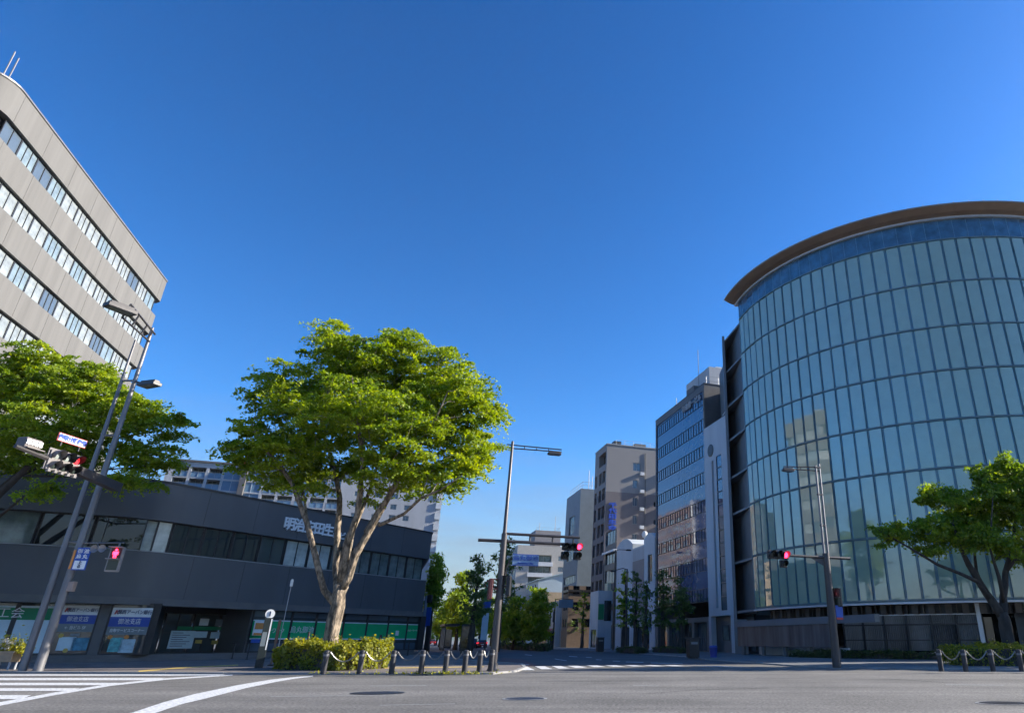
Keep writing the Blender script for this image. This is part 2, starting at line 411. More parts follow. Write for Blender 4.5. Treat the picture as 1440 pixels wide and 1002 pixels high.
def hedge(name, label, cat, poly, h, lm, seed, n=9000, lsize=.09, z=SZ, group=None, core=BARKD):
    """clipped hedge on a plan polygon (convex, world coordinates)"""
    rng = np.random.default_rng(seed)
    c = Vector((sum(p[0] for p in poly)/len(poly), sum(p[1] for p in poly)/len(poly), z))
    root = thing(name, label, cat, c, 0, group)
    loc = [Vector((p[0]-c.x, p[1]-c.y)) for p in poly]
    MB().prism([tuple(q*.86) for q in loc], 0, h*.8).build('stems', core, root)
    pts = []; nor = []
    xs = [q.x for q in loc]; ys = [q.y for q in loc]
    per = [(loc[i]-loc[i-1]).length for i in range(len(loc))]; tot = sum(per)
    area = (max(xs)-min(xs))*(max(ys)-min(ys)); ptop = area/(area+tot*h)
    def inside(x, y):
        return all((loc[i].x-loc[i-1].x)*(y-loc[i-1].y)-(loc[i].y-loc[i-1].y)*(x-loc[i-1].x) >= 0 for i in range(len(loc)))
    bump = lambda x, y: .10*math.sin(x*2.1+seed)+.08*math.sin(x*5.3+y*3.1)+.06*math.sin(x*9.7+1.3*seed)
    while len(pts) < n:
        if rng.random() < ptop:
            x, y = rng.uniform(min(xs), max(xs)), rng.uniform(min(ys), max(ys))
            if not inside(x, y): continue
            pts.append((x, y, h*(.93+bump(x, y)*1.1) - abs(rng.normal())*.10 + (rng.random() < .06)*rng.random()*.2)); nor.append((rng.normal()*.6, rng.normal()*.6, .8))
        else:
            i = int(rng.choice(len(loc), p=np.array(per)/tot)); t = rng.random(); q = loc[i-1].lerp(loc[i], t)
            e = (loc[i]-loc[i-1]).normalized(); nn = Vector((e.y, -e.x)); zz = rng.random()**.8*h
            d = bump(q.x+q.y, zz*2)*.9 - abs(rng.normal())*.10 - .12*(zz/h)**3 - .10*(1-zz/h)**2
            pts.append((q.x+nn.x*d, q.y+nn.y*d, zz*(.95+bump(q.x, q.y)))); nor.append((nn.x*.8+rng.normal()*.6, nn.y*.8+rng.normal()*.6, .3+rng.normal()*.5))
    P = np.array(pts); N = np.array(nor)
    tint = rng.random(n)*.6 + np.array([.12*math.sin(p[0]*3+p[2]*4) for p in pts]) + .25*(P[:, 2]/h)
    leaf_object('foliage', P, N, lsize*rng.uniform(.6, 1.3, n), tint, lm, root, .7, rng)
    return root

# ================================================================== SETTING
def sheet(name, poly, z, m, kind='structure', thick=0.):
    b = MB()
    if thick: b.prism([(p[0], p[1]) for p in poly], z-thick, z)
    else: b.face([(p[0], p[1], z) for p in poly])
    o = b.build(name, m); return tag(o, kind=kind)
def asphalt(name, base, grain=.35):
    m = bpy.data.materials.new(name); m.use_nodes = True; nt = m.node_tree; b = nt.nodes['Principled BSDF']; L = nt.links
    tc = nt.nodes.new('ShaderNodeTexCoord')
    def noise(sc, det=4, st=None):
        n = nt.nodes.new('ShaderNodeTexNoise'); n.inputs['Scale'].default_value = sc; n.inputs['Detail'].default_value = det
        if st:
            mp = nt.nodes.new('ShaderNodeMapping'); mp.inputs['Scale'].default_value = st; mp.inputs['Rotation'].default_value = (0, 0, -ROT*.6)
            L.new(tc.outputs['Object'], mp.inputs['Vector']); L.new(mp.outputs[0], n.inputs['Vector'])
        else: L.new(tc.outputs['Object'], n.inputs['Vector'])
        return n
    def ramp(n, p0, c0, p1, c1):
        r = nt.nodes.new('ShaderNodeValToRGB'); r.color_ramp.elements[0].position = p0; r.color_ramp.elements[1].position = p1
        r.color_ramp.elements[0].color = (c0, c0, c0, 1); r.color_ramp.elements[1].color = (c1, c1, c1, 1); L.new(n.outputs['Fac'], r.inputs[0]); return r
    def mul(a, c):
        x = nt.nodes.new('ShaderNodeMix'); x.data_type = 'RGBA'; x.blend_type = 'MULTIPLY'; x.inputs['Factor'].default_value = 1
        L.new(a, x.inputs['A']); L.new(c, x.inputs['B']); return x.outputs['Result']
    fine = ramp(noise(17, 6), .35, 1-grain*1.35, .65, 1+grain*1.35)      # aggregate
    mid = ramp(noise(5, 4), .3, .86, .7, 1.12)
    big = ramp(noise(.35, 5), .36, .82, .64, 1.12)                   # old and new patches
    track = ramp(noise(.8, 3, (.04, 1.2, 1)), .35, .78, .62, 1.1)  # wheel tracks
    rgb = nt.nodes.new('ShaderNodeRGB'); rgb.outputs[0].default_value = (*base, 1)
    c = mul(mul(mul(mul(rgb.outputs[0], fine.outputs[0]), mid.outputs[0]), big.outputs[0]), track.outputs[0])
    L.new(c, b.inputs['Base Color']); b.inputs['Roughness'].default_value = .92
    bp = nt.nodes.new('ShaderNodeBump'); bp.inputs['Strength'].default_value = .5; bp.inputs['Distance'].default_value = .01
    n2 = noise(55, 2); L.new(n2.outputs['Fac'], bp.inputs['Height']); L.new(bp.outputs[0], b.inputs['Normal'])
    return m
ASPH = asphalt('asphalt', (.158, .149, .136))
ASPH2 = asphalt('avenue_asphalt', (.10, .102, .108), .25)
def paving(name, c1, c2, mortar, w, h, rot):
    m = bpy.data.materials.new(name); m.use_nodes = True; nt = m.node_tree; b = nt.nodes['Principled BSDF']; L = nt.links
    tc = nt.nodes.new('ShaderNodeTexCoord'); mp = nt.nodes.new('ShaderNodeMapping'); mp.inputs['Rotation'].default_value = (0, 0, rot)
    br = nt.nodes.new('ShaderNodeTexBrick'); br.inputs['Color1'].default_value = (*c1, 1); br.inputs['Color2'].default_value = (*c2, 1); br.inputs['Mortar'].default_value = (*mortar, 1)
    br.inputs['Scale'].default_value = 1; br.inputs['Brick Width'].default_value = w; br.inputs['Row Height'].default_value = h; br.inputs['Mortar Size'].default_value = .012
    nz = nt.nodes.new('ShaderNodeTexNoise'); nz.inputs['Scale'].default_value = .6; nz.inputs['Detail'].default_value = 5
    rp = nt.nodes.new('ShaderNodeValToRGB'); rp.color_ramp.elements[0].position = .3; rp.color_ramp.elements[0].color = (.7, .7, .7, 1); rp.color_ramp.elements[1].position = .7; rp.color_ramp.elements[1].color = (1.15, 1.15, 1.15, 1)
    mx = nt.nodes.new('ShaderNodeMix'); mx.data_type = 'RGBA'; mx.blend_type = 'MULTIPLY'; mx.inputs['Factor'].default_value = 1
    L.new(tc.outputs['Object'], mp.inputs['Vector']); L.new(mp.outputs[0], br.inputs['Vector']); L.new(mp.outputs[0], nz.inputs['Vector'])
    L.new(nz.outputs['Fac'], rp.inputs[0]); L.new(br.outputs['Color'], mx.inputs['A']); L.new(rp.outputs[0], mx.inputs['B']); L.new(mx.outputs['Result'], b.inputs['Base Color'])
    b.inputs['Roughness'].default_value = .85
    return m
PAVE = paving('pavement_tiles', (.21, .175, .155), (.17, .145, .13), (.10, .09, .08), .6, .3, -ROT)
PAVE2 = paving('grey_pavement_tiles', (.20, .20, .205), (.16, .165, .17), (.09, .09, .09), .6, .3, -ROT)
KERB = mat('kerb_stone', (.30, .29, .28), .85, var=.2, scale=1.5)
RPAINT = mat('worn_road_paint', (.60, .60, .59), .7, var=.3, scale=13, detail=8, sharp=.10)
RPAINT2 = mat('faded_road_paint', (.45, .46, .47), .75, var=.3, scale=4)

BIG = 4000
GROUND = mat('city_ground', (.13, .128, .122), .95, var=.2, scale=.05)
sheet('ground', [(-BIG, -BIG), (BIG, -BIG), (BIG, BIG), (-BIG, BIG)], -.004, GROUND)
def along(c, L0, L1, w0, w1, D, N): return [tuple((c+D*a+N*b)[:2]) for a, b in ((L0, w0), (L1, w0), (L1, w1), (L0, w1))]
sheet('crossing_road', along(Vector((-2, 12, 0)), -220, 220, -34, 24, OB, AV), .0, ASPH)
kp = [gr(803, 914.4), gr(900, 919), gr(960, 923), gr(1000, 928), gr(1050, 931.5), gr(1120, 936.5), gr(1180, 939), gr(1300, 940.7), gr(1440, 943.5)]
kl = [gr(440, 948), gr(600, 948.5), gr(690, 947.5), gr(725, 944.2), gr(738, 939), gr(733, 934)]
# avenue carriageway, between the two kerb lines, running away from the camera
lk0 = Vector((kl[-1].x, kl[-1].y, 0)); rk0 = kp[1]
sheet('avenue_road', [tuple((lk0-OB*1.5-AV*2)[:2]), tuple((rk0+OB*14-AV*34)[:2]), tuple((rk0+OB*1.5+AV*0)[:2]), tuple((rk0+OB*1.5+AV*600)[:2]), tuple((lk0-OB*1.5+AV*640)[:2])], .004, ASPH2)
# pavements
leftpoly = [(-160, 26.), (-60, 28.6), tuple(gr(0, 945.8)[:2])] + [tuple(p[:2]) for p in kl] + [tuple((lk0+AV*t-OB*(1.2+min(t, 20)*.09))[:2]) for t in (8, 25, 60, 600)] + [(-400, 600), (-400, 60)]
sheet('left_pavement', leftpoly, SZ, PAVE, thick=.3)
rightpoly = [tuple((kp[1]+AV*600)[:2])] + [tuple(p[:2]) for p in kp[1:]] + [(60, 27.), (160, 30), (300, 600)]
sheet('right_pavement', list(reversed(rightpoly)), SZ, PAVE2, thick=.3)
def kerb_line(name, pts, w=.18, z=SZ+.012):
    b = MB(); P = [Vector((p[0], p[1], 0)) for p in pts]
    for a, c in zip(P, P[1:]):
        d = (c-a).normalized(); n = Vector((-d.y, d.x, 0)); L = (c-a).length; k = max(1, int(L/1.2))
        for i in range(min(k, 120)):
            q0 = a+d*(L*i/k+.01); q1 = a+d*(L*(i+1)/k-.01)
            b.prism([tuple((q0-n*w/2)[:2]), tuple((q1-n*w/2)[:2]), tuple((q1+n*w/2)[:2]), tuple((q0+n*w/2)[:2])], -.05, z)
    return tag(b.build(name, KERB), kind='structure')
kerb_line('left_kerb', leftpoly[1:14]); kerb_line('right_kerb', rightpoly[:11])
def px_poly(b, pts, z=.006): b.face([tuple(gr(x, y, z)) for x, y in pts])
b = MB()
for (yl0, yl1, yr0, yr1, xr) in ((947.2, 949.4, 947.4, 949.2, 318), (952.2, 955.8, 952.4, 955.6, 232), (959, 963, 959.2, 962.6, 176), (966.6, 971.2, 966.8, 970.6, 112), (976.5, 983, 976.5, 982, 44)):
    px_poly(b, [(-900, yl1), (xr-14, yr1), (xr, yr0), (-900, yl0)])
up = [(-300, 1042), (-150, 1013), (0, 986.4), (78, 972.6), (155.6, 960.8), (233, 952.8), (327, 947.6)]; lo = [(-300, 1052), (-150, 1021), (0, 991.4), (78, 976.4), (155.6, 963.6), (233, 955), (327, 949)]
for i in range(len(up)-1): px_poly(b, [lo[i], lo[i+1], up[i+1], up[i]], .0075)
tag(b.build('crosswalk_markings', RPAINT), kind='structure')
b = MB(); up = [(150, 1014), (183, 1002), (230, 986.5), (272, 975.4), (334, 962.4), (381, 954.8), (410, 951.6), (440, 949)]; lo = [(180, 1014), (217, 1002), (256, 989), (290, 981), (346, 966.6), (390, 957.6), (415, 953.4), (440, 950.6)]
for i in range(len(up)-1): px_poly(b, [lo[i], lo[i+1], up[i+1], up[i]])
tag(b.build('lane_edge_line', RPAINT), kind='structure')
b = MB()
for q in ([(728, 936.5), (741.7, 936.5), (752, 941.5), (734.5, 941.5)], [(752, 936), (766, 936), (777, 940), (761, 940.2)], [(775.7, 935.7), (788.6, 935.7), (801.5, 939), (785.4, 939.3)],
          [(798, 935.4), (813, 935.4), (826, 937.8), (809.6, 938.4)], [(824, 934.8), (840, 934.8), (852, 936.9), (836, 937.3)], [(850, 934.6), (866, 934.6), (880, 936.4), (862, 936.7)],
          [(877, 934.5), (893, 934.5), (908, 936), (890, 936.3)], [(904, 934.4), (921, 934.4), (936, 935.9), (918, 936.1)], [(932, 934.4), (950, 934.4), (964, 935.8), (946, 936)], [(960, 935.6), (1020, 936.2), (1058, 937.8), (1020, 937.1)]):
    px_poly(b, list(reversed(q)), .011)
tag(b.build('far_crosswalk_markings', RPAINT), kind='structure')
b = MB()
for x0, y0, x1, y1 in ((738, 919.4, 748, 920.4), (780, 925.4, 797, 928), (824, 923, 832, 923.4), (838, 926.4, 846, 926.8), (862, 928.3, 872, 928.8), (880, 929.5, 905, 930.2), (800, 921.6, 812, 922.4), (915, 931, 960, 932), (726, 932.4, 744, 933.4)):
    px_poly(b, [(x0, y0+.7), (x1, y1+.7), (x1, y1), (x0, y0)], .010)
tag(b.build('lane_dash_markings', RPAINT2), kind='structure')
b = MB(); px_poly(b, [(700, 938), (757, 935.5), (735, 926), (705, 924)], .0085); tag(b.build('red_road_surface', mat('red_asphalt', (.14, .075, .07), .9, var=.25, scale=3)), kind='structure')
# yellow guide strip on the left pavement
b = MB()
for (x0, y0, x1, y1, w) in ((195, 943.0, 262, 937.6, .9), (262, 937.6, 335, 934.4, .7), (540, 938.6, 680, 936.6, .5)):
    px_poly(b, [(x0, y0+w), (x1, y1+w), (x1, y1-w), (x0, y0-w)], SZ+.004)
tag(b.build('tactile_paving', YELLOW), kind='structure')
b = MB()
for x0, y0, x1, y1 in ((380, 978.4, 560, 976.6), (535, 990.6, 640, 988.6), (890, 962.6, 926, 963.6), (1330, 961.5, 1412, 962.6), (520, 963.6, 600, 963.0)):
    px_poly(b, [(x0, y0+.5), (x1, y1+.5), (x1, y1-.35), (x0, y0-.35)], .004)
tag(b.build('worn_lane_markings', mat('worn_paint', (.22, .22, .215), .9, var=.35, scale=14)), kind='structure')
b = MB()
for pts in ([(1180, 953.5), (1250, 953.8), (1300, 957), (1345, 959.4)], [(1060, 952.8), (1180, 953.4)], [(900, 975), (980, 969), (1080, 966.5)], [(700, 958), (900, 956.5)]):
    for (xa, ya), (xb, yb) in zip(pts, pts[1:]): px_poly(b, [(xa, ya+.28), (xb, yb+.28), (xb, yb), (xa, ya)], .003)
tag(b.build('road_cracks', mat('crack_filler', (.035, .035, .035), .9, var=.2)), kind='structure')
# hills closing the avenue
hb = MB(); hrnd = random.Random(4)
HILLM = mat('wooded_hill', (.05, .085, .06), 1, var=.25, scale=.004)
ridge = []
nx = 60
for i in range(nx+1):
    x = -3400+i*100; ridge.append((x, 150+26*math.sin(i*.33)+14*math.sin(i*.9+1)+hrnd.uniform(-8, 8)))
for i in range(nx):
    for (y0, k0, y1, k1) in ((3200, -.05, 3500, .55), (3500, .55, 3900, 1.)):
        (xa, ha), (xb, hb2) = ridge[i], ridge[i+1]
        hb.face([(xa, y0, ha*k0), (xb, y0, hb2*k0), (xb, y1, hb2*k1), (xa, y1, ha*k1)])
tag(hb.build('hills', HILLM, smooth='all'), kind='structure')

# ================================================================== BUILDINGS
# ---- grey concrete tower on the left
TP = Vector((-47.5, 36, 0)); TD = Vector((-.29, .957, 0)).normalized()
trot = math.atan2(TD.y, TD.x)
tw = thing('office_tower', 'tall grey concrete office tower with long bands of blinded windows at far left', 'office building', TP, trot)
LEN, H0, PIT, WH = 33., 39.5, 4.13, 1.8
rnd = random.Random(3)
def tower_path(off, r=2.2):
    pts = [(off, 24)]; rr = r-off
    for k in range(9):
        a = math.pi + k/8*math.pi/2; pts.append((r+rr*math.cos(a), r+rr*math.sin(a)))
    pts += [(LEN-.6, off), (LEN-off, off+.6), (LEN-off, 24)]
    return pts
tops = [36.9-PIT*k for k in range(8)]
zz = [(36.9, H0)] + [(tops[k+1], tops[k]-WH) for k in range(7)] + [(0, tops[7]-WH)]
for z0, z1 in zz: MB().prism(tower_path(0), z0, z1).build('concrete_band', CONC, tw, smooth=True)
b = MB()
for k in range(8): b.prism(tower_path(.55), tops[k]-WH, tops[k], cap=False)
b.build('core', FRAME, tw, smooth=True)
b = MB()
for z0, z1 in zz:
    for k in range(8): b.box(2.6+k*4.1, -.012, z0+.02, 2.63+k*4.1, .02, z1-.02)
b.build('panel_joint', mat('joint_shadow_gap', (.105, .10, .095), .9, var=.1), tw)
MB().prism(tower_path(-.08), H0, H0+.14).build('roof_coping', STEEL, tw)
for k in range(6):
    n = 13
    for i in range(n):
        w = (LEN-3.6)/n; v = rnd.random()
        p = GL_BLIND if v < .72 else GL_BLINDB if v < .92 else GL_SKY
        if k == 0 and i < 4: p = GL_BLINDB if i % 2 else GL_SKY
        window(tw, Matrix.Translation((2.3+i*w, .3, tops[k]-WH)), w, WH, p, FRAME, 1 + (i+k) % 2, 0, .075)
for p in ((5.0, 1.0), (6.4, 1.6), (3.6, 1.5)):
    MB().tube([(p[0]-2.6, p[1]+.8, H0), (p[0]-2.6, p[1]+.8, H0+2.8+p[1])], .05, 6).build('antenna', STEEL, tw)

# ---- dark low corner building
DPt = Vector((-32, 42, 0)); DQ = Vector((-21.4, 64.7, 0)); DDg = (DQ-DPt).normalized(); DDl = Vector((.87, .5, 0)).normalized()
DL = (DQ-DPt).length
dk = thing('bank_building', 'low charcoal two storey bank building with a rounded corner and green shop signs', 'bank', DPt)
def dark_path():
    R = 6.; ang = math.atan2(DDg.y, DDg.x)-math.atan2(DDl.y, DDl.x); t = R*math.tan(ang/2)
    p0 = -DDl*t; n = Vector((-DDl.y, DDl.x, 0)); c = p0+n*R; pts = [-DDl*46]; nrm = [Vector((DDl.y, -DDl.x, 0))]
    a0 = math.atan2(DDl.y, DDl.x)-math.pi/2
    for k in range(9):
        a = a0+ang*k/8; pts.append(c+Vector((math.cos(a), math.sin(a), 0))*R); nrm.append(Vector((math.cos(a), math.sin(a), 0)))
    nd = Vector((DDg.y, -DDg.x, 0)); na = Vector((AV.y, -AV.x, 0))
    m = (nd+na).normalized(); pts.append(DDg*DL); nrm.append(m/m.dot(nd)); pts.append(DDg*DL+AV*26); nrm.append(na)
    return pts, nrm
dpts, dnrm = dark_path()
def doff(d): return [p-n*d for p, n in zip(dpts, dnrm)]
def dstrip(z0, z1, d0=0., th=.3):
    a = doff(d0); c = doff(d0+th); return MB().prism([p[:2] for p in a]+[p[:2] for p in reversed(c)], z0, z1)
dstrip(8.25, 10.6).build('parapet_band', DARKM, dk, smooth=True)
dstrip(10.6, 10.72, -.06, .5).build('coping', FRAME, dk, smooth=True)
dstrip(3.62, 6.3).build('spandrel_band', DARKM, dk, smooth=True)
dstrip(3.2, 3.62, -.12, .7).build('canopy_edge', LIPM, dk, smooth=True)
dstrip(6.3, 6.36, -.04, .4).build('sill', FRAMEL, dk, smooth=True)
bk = [DDg*DL+AV*26+Vector((-30, 8, 0)), -DDl*46+Vector((-20, 40, 0))]
MB().face([(*p[:2], 10.2) for p in doff(.25)+bk]).build('roof', LIPM, dk)
MB().face([(*p[:2], 3.3) for p in reversed(doff(.3)+bk)]).build('soffit', DGREY, dk)
MB().face([(*p[:2], 8.24) for p in reversed(doff(.2)+bk)]).build('ceiling', DGREY, dk)
b = MB()
for p, q in zip(doff(.6), doff(.6)[1:]): b.face([(*p[:2], 6.3), (*q[:2], 6.3), (*q[:2], 8.25), (*p[:2], 8.25)])
b.build('upper_core', FRAME, dk)
# panel joints of the charcoal cladding
b = MB()
for k in range(1, 7):
    p = DDg*(DL*k/7); M = Matrix.Translation(p) @ Matrix.Rotation(math.atan2(DDg.y, DDg.x), 4, 'Z')
    b.merge(MB().box(-.012, -.008, 8.27, .012, .01, 10.58).box(-.012, -.008, 3.64, .012, .01, 6.28), M)
b.build('panel_joint', FRAME, dk)
def rotm(D): return Matrix.Rotation(math.atan2(D.y, D.x), 4, 'Z')
def face_frame(D, rec):
    n = Vector((-D.y, D.x, 0)); return Matrix.Translation(n*rec) @ rotm(D)
MDg, MDl = face_frame(DDg, .35), face_frame(DDl, .35)
rnd = random.Random(8)
def upper_pane(x):
    return (GL_DIM if x < 62 else GL_DARK if x < 190 else GL_CURT if x < 240 else GL_DARK if x < 352 else GL_SHOP if x < 398 else GL_CURT if x < 470 else GL_DIM)
def to_px(w):
    Z = w.z-EYE; d = w.y*CS+Z*SN; return PX+F*w.x/d
ul = 2.6; x = -44.
while x < -2.2:
    c = DPt+MDl @ Vector((x+1, 0, 7.2)); window(dk, MDl @ Matrix.Translation((x, 0, 6.34)), ul-.08, 1.9, upper_pane(to_px(c)), FRAME, 0, 0, .06); x += ul
off = doff(.35); seq = off[1:10]
for i in range(0, 8, 2):
    p, q = seq[i], seq[i+2]; D = q-p; c = DPt+(p+q)/2+Vector((0, 0, 7.2))
    window(dk, Matrix.Translation(p+Vector((0, 0, 6.34))) @ rotm(D), D.length, 1.9, upper_pane(to_px(c)), FRAME, 0, 0, .04)
x = 1.95; n = 11; w = (DL-2.3)/n
for i in range(n):
    c = DPt+MDg @ Vector((x+1, 0, 7.2)); window(dk, MDg @ Matrix.Translation((x, 0, 6.34)), w-.06, 1.9, upper_pane(to_px(c)), FRAME, 1, 0, .07); x += w
# ground floor, left part: shop front with bank signs
REC = .9
FL = face_frame(DDl, REC); FG = face_frame(DDg, .55)
PL_ = DPt + (FL @ Vector((0, 0, 0))); PG_ = DPt + (FG @ Vector((0, 0, 0)))
def fl(x, y): return on_line(x, y, PL_, DDl)
def fg(x, y): return on_line(x, y, PG_, DDg)
def sheet_part(name, M, u0, u1, z0, z1, d, m, th=.03, parent=None):
    b = MB(); b.merge(MB().box(u0, -d-th, z0, u1, -d, z1), M); return b.build(name, m, parent or dk)
def shop_text(body, M, u, z, d, size, m, D, parent=None, **k):
    return text(body, size, m, parent or dk, M @ Vector((u, -d-.02, z)), math.atan2(D.y, D.x), **k)
FLOOR = .42
MB().prism([p[:2] for p in doff(-.35)]+[p[:2] for p in reversed(doff(3.5))], .0, .22).build('plinth_step', LIPM, dk)
MB().prism([p[:2] for p in doff(.25)]+[p[:2] for p in reversed(doff(4.5))], .22, FLOOR).build('plinth', LIPM, dk)
# bays between piers on the left face
ub = [-40, -30, -24, fl(20, 870)[0], fl(76, 870)[0], fl(81, 870)[0], fl(138, 870)[0], fl(152, 870)[0], fl(213, 870)[0]]
for i, (u0, u1) in enumerate(zip(ub, ub[1:])):
    if i in (4, 6):
        sheet_part('pier', FL, u0, u1, FLOOR, 3.3, -.2, DGREY if i == 6 else FRAME, .35); continue
    window(dk, FL @ Matrix.Translation((u0, 0, FLOOR)), u1-u0, 3.3-FLOOR, GL_SHOP, FRAME, 1 if i < 4 else 0, 0, .1, name='shop_window')
for i in (0, 1, 2, 3):
    u0, u1 = ub[i]+.12, ub[i+1]-.12
    z1 = fl(40, 851)[1]; z2 = fl(40, 871)[1]
    s = sheet_part('green_sign_band', FL, u0, u1, z2, z1-.12, .02, GREEND); sheet_part('white_edge', FL, u0, u1, z1-.12, z1, .02, PALEB)
    sheet_part('frosted_sheet', FL, u0, u1, FLOOR+.12, z2, .03, PALEB)
    if i == 2: shop_text('商工会', FL, ub[3]-.55, (z1+z2)/2-.05, .055, .62, TXTW, DDl)
zt = [fl(112, y)[1] for y in (851, 864, 876.5, 888)]; zb = [fl(182, y)[1] for y in (854, 867, 880.5, 892)]
for (u0, u1, z, lines) in ((ub[5]+.1, ub[6]-.1, zt, ('関西アーバン銀行', '御池支店', '← 当ビル 5F')), (ub[7]+.1, ub[8]-.05, zb, ('関西アーバン銀行', '御池支店', '自動サービスコーナー'))):
    for k, (m, tm) in enumerate(((WHITE, TXTN), (NAVYS, TXTW), (GREYS, TXTW))):
        s = sheet_part('sign_panel', FL, u0, u1, z[k+1], z[k], .05, m)
        hh = z[k]-z[k+1]; wd = u1-u0; n = len(lines[k])
        sz = min(hh*.66, wd*.86/n*1.25)
        t = shop_text(lines[k], FL, (u0+u1)/2+(.28*wd/4 if k == 0 else 0), (z[k]+z[k+1])/2, .08, sz, tm, DDl, parent=s, bold=.012, sx=.8)
        if k == 0:
            bb = MB(); xx = u0+wd*.06; zz_ = z[1]+hh*.28; q = hh*.46
            for pts in ([(0, 0), (.35, 0), (.6, 1), (.25, 1)], [(.4, .5), (.75, 1), (1.1, 1), (.62, .42)], [(.45, .45), (.62, .42), (.95, 0), (.68, 0)]):
                bb.merge(MB().face([(xx+a*q, -.088, zz_+c*q) for a, c in pts]), FL)
            bb.build('emblem', TXTN if u0 < -6 else REDM, s)
# posters behind the bank windows
rnd = random.Random(12)
for (xa, xb, ya, yb, m) in ((84, 102, 895, 914, PALEB), (104, 121, 896, 914, mat('poster_blue', (.08, .26, .36), .6, var=.5, scale=3)), (156, 168, 896, 916, mat('poster_teal', (.12, .42, .42), .6, var=.5, scale=4)), (171, 186, 898, 917, mat('poster_pale', (.45, .58, .62), .6, var=.3, scale=4)), (99, 112, 890, 894, GREYS)):
    u0, z1 = fl(xa, ya); u1, z0 = fl(xb, yb); sheet_part('poster', FL, u0, u1, max(z0, FLOOR+.1), z1, .02, m)
for px_, py_ in ((86, 893), (92, 914), (155, 895), (178, 895)):
    u, z = fl(px_, py_); b = MB(); b.merge(MB().tube([(u, -.06, z), (u, -.02, z)], .12, 12), FL); b.build('round_sticker', YELLOW if px_ < 100 else ORANGE, dk)
# recessed dark entrance between the corner and the green shop
e0, e1 = 1.2, fg(352, 880)[0]
FE = face_frame(DDg, 3.6)
window(dk, FE @ Matrix.Translation((e0-3.2, 0, FLOOR)), 3.0, 2.7, GL_DARK, FRAME, 1, 0, .1, name='entrance_door')
wn = (e1-e0)/4
for i in range(4): window(dk, FE @ Matrix.Translation((e0-.2+i*wn, 0, FLOOR)), wn-.1, 2.55, GL_SHOP if i else GL_DARK, FRAME, 1, 1, .1, name='entrance_door')
sheet_part('lintel', FE, e0-4, e1+.2, FLOOR+2.5, 3.3, 0, BLACK, .3)
for i, (xa, xb, ya, yb, m) in enumerate(((240, 268, 886, 911, PALEB), (272, 289, 887, 896, PALEB), (296, 310, 888, 897, PALEB), (315, 338, 890, 898, PALEB), (249, 269, 880, 885, GREEND), (272, 337, 880, 886, GREEND), (281, 291, 869, 879, WHITE), (303, 314, 870, 880, GREYS), (321, 331, 882, 888, WHITE), (333, 340, 874, 881, WHITE), (274, 282, 899, 904, YELLOW), (297, 306, 900, 905, YELLOW), (313, 319, 897, 906, WHITE))):
    P = DPt+FE.to_translation(); u0, z1 = on_line(xa, ya, P, DDg); u1, z0 = on_line(xb, yb, P, DDg)
    s = sheet_part('notice_sheet', FE, u0, u1, z0, z1, .07, m)
    if i == 0:
        bb = MB()
        for r in range(7): bb.merge(MB().box(u0+.12, -.108, z1-.16-r*(z1-z0)/8.2, u0+.12+(u1-u0-.24)*(.5+.5*((r*37) % 10)/10), -.103, z1-.12-r*(z1-z0)/8.2), FE)
        bb.build('printed_lines', TXTN, s)
# side cheeks of the entrance
for u in (e1, ):
    b = MB(); b.merge(MB().box(u-.12, 0, FLOOR, u+.12, 3.1, 3.3), FG); b.build('entrance_cheek', DGREY, dk)
b = MB(); b.merge(MB().box(ub[8]+.02, -.1, FLOOR, ub[8]+.35, 2.8, 3.3), FL); b.build('entrance_cheek', BLACK, dk)
# green shop along the diagonal
bounds = [e1] + [fg(x, 880)[0] for x in (408, 443, 482, 515, 545, 572, 588)]
for i, (u0, u1) in enumerate(zip(bounds, bounds[1:])):
    window(dk, FG @ Matrix.Translation((u0, 0, FLOOR)), u1-u0, 3.25-FLOOR, GL_SHOP, FRAME, 0, 0, .1, name='shop_window')
    zt = fg(500, 876.2)[1]; zb_ = fg(500, 897)[1]
    s = sheet_part('green_sign_band', FG, u0+.1, u1-.1, zb_, zt, .03, GREENS)
    sheet_part('white_edge', FG, u0+.1, u1-.1, zt, zt+.09, .03, PALEB); sheet_part('white_edge', FG, u0+.1, u1-.1, zb_-.09, zb_, .03, PALEB)
    sheet_part('transom_pane', FG, u0+.1, u1-.1, zt+.3, 3.2, .0, GL_SKY, .02)
    sheet_part('lower_pane', FG, u0+.1, u1-.1, FLOOR+.1, zb_-.35, .0, GL_SKY, .02)
    um, zm = (u0+u1)/2, (zt+zb_)/2
    if i == 0: shop_text('ハローワーク', FG, um+.1, zm-.08, .065, .40, TXTW, DDg, parent=s, sx=.85)
    if i == 1: shop_text('烏丸御池', FG, um-.06, zm, .065, .52, TXTW, DDg, parent=s, bold=.015, sx=1.0)
    if i == 5: sheet_part('white_notice', FG, um-.18, um+.18, zm-.32, zm+.08, .07, WHITE, parent=None)
    if i == 6: shop_text('ハローワーク', FG, um-.02, zm+.1, .065, .2, TXTW, DDg, parent=s)
sheet_part('corner_pier', FG, bounds[-1], bounds[-1]+.7, FLOOR, 3.25, -.1, FRAME, .3)
u0, z1 = fg(352, 872); u1, z0 = fg(366, 893)
s = sheet_part('notice_board', FG, u0, u1, z0, z1, .5, WHITE); sheet_part('orange_stripe', FG, u0+.08, u1-.08, z1-.55, z1-.15, .535, ORANGE); sheet_part('orange_stripe', FG, u0+.08, u1-.08, z1-.95, z1-.8, .535, ORANGE); sheet_part('blue_stripe', FG, u0, u1, z1-1.45, z1-1.2, .535, BLUES)
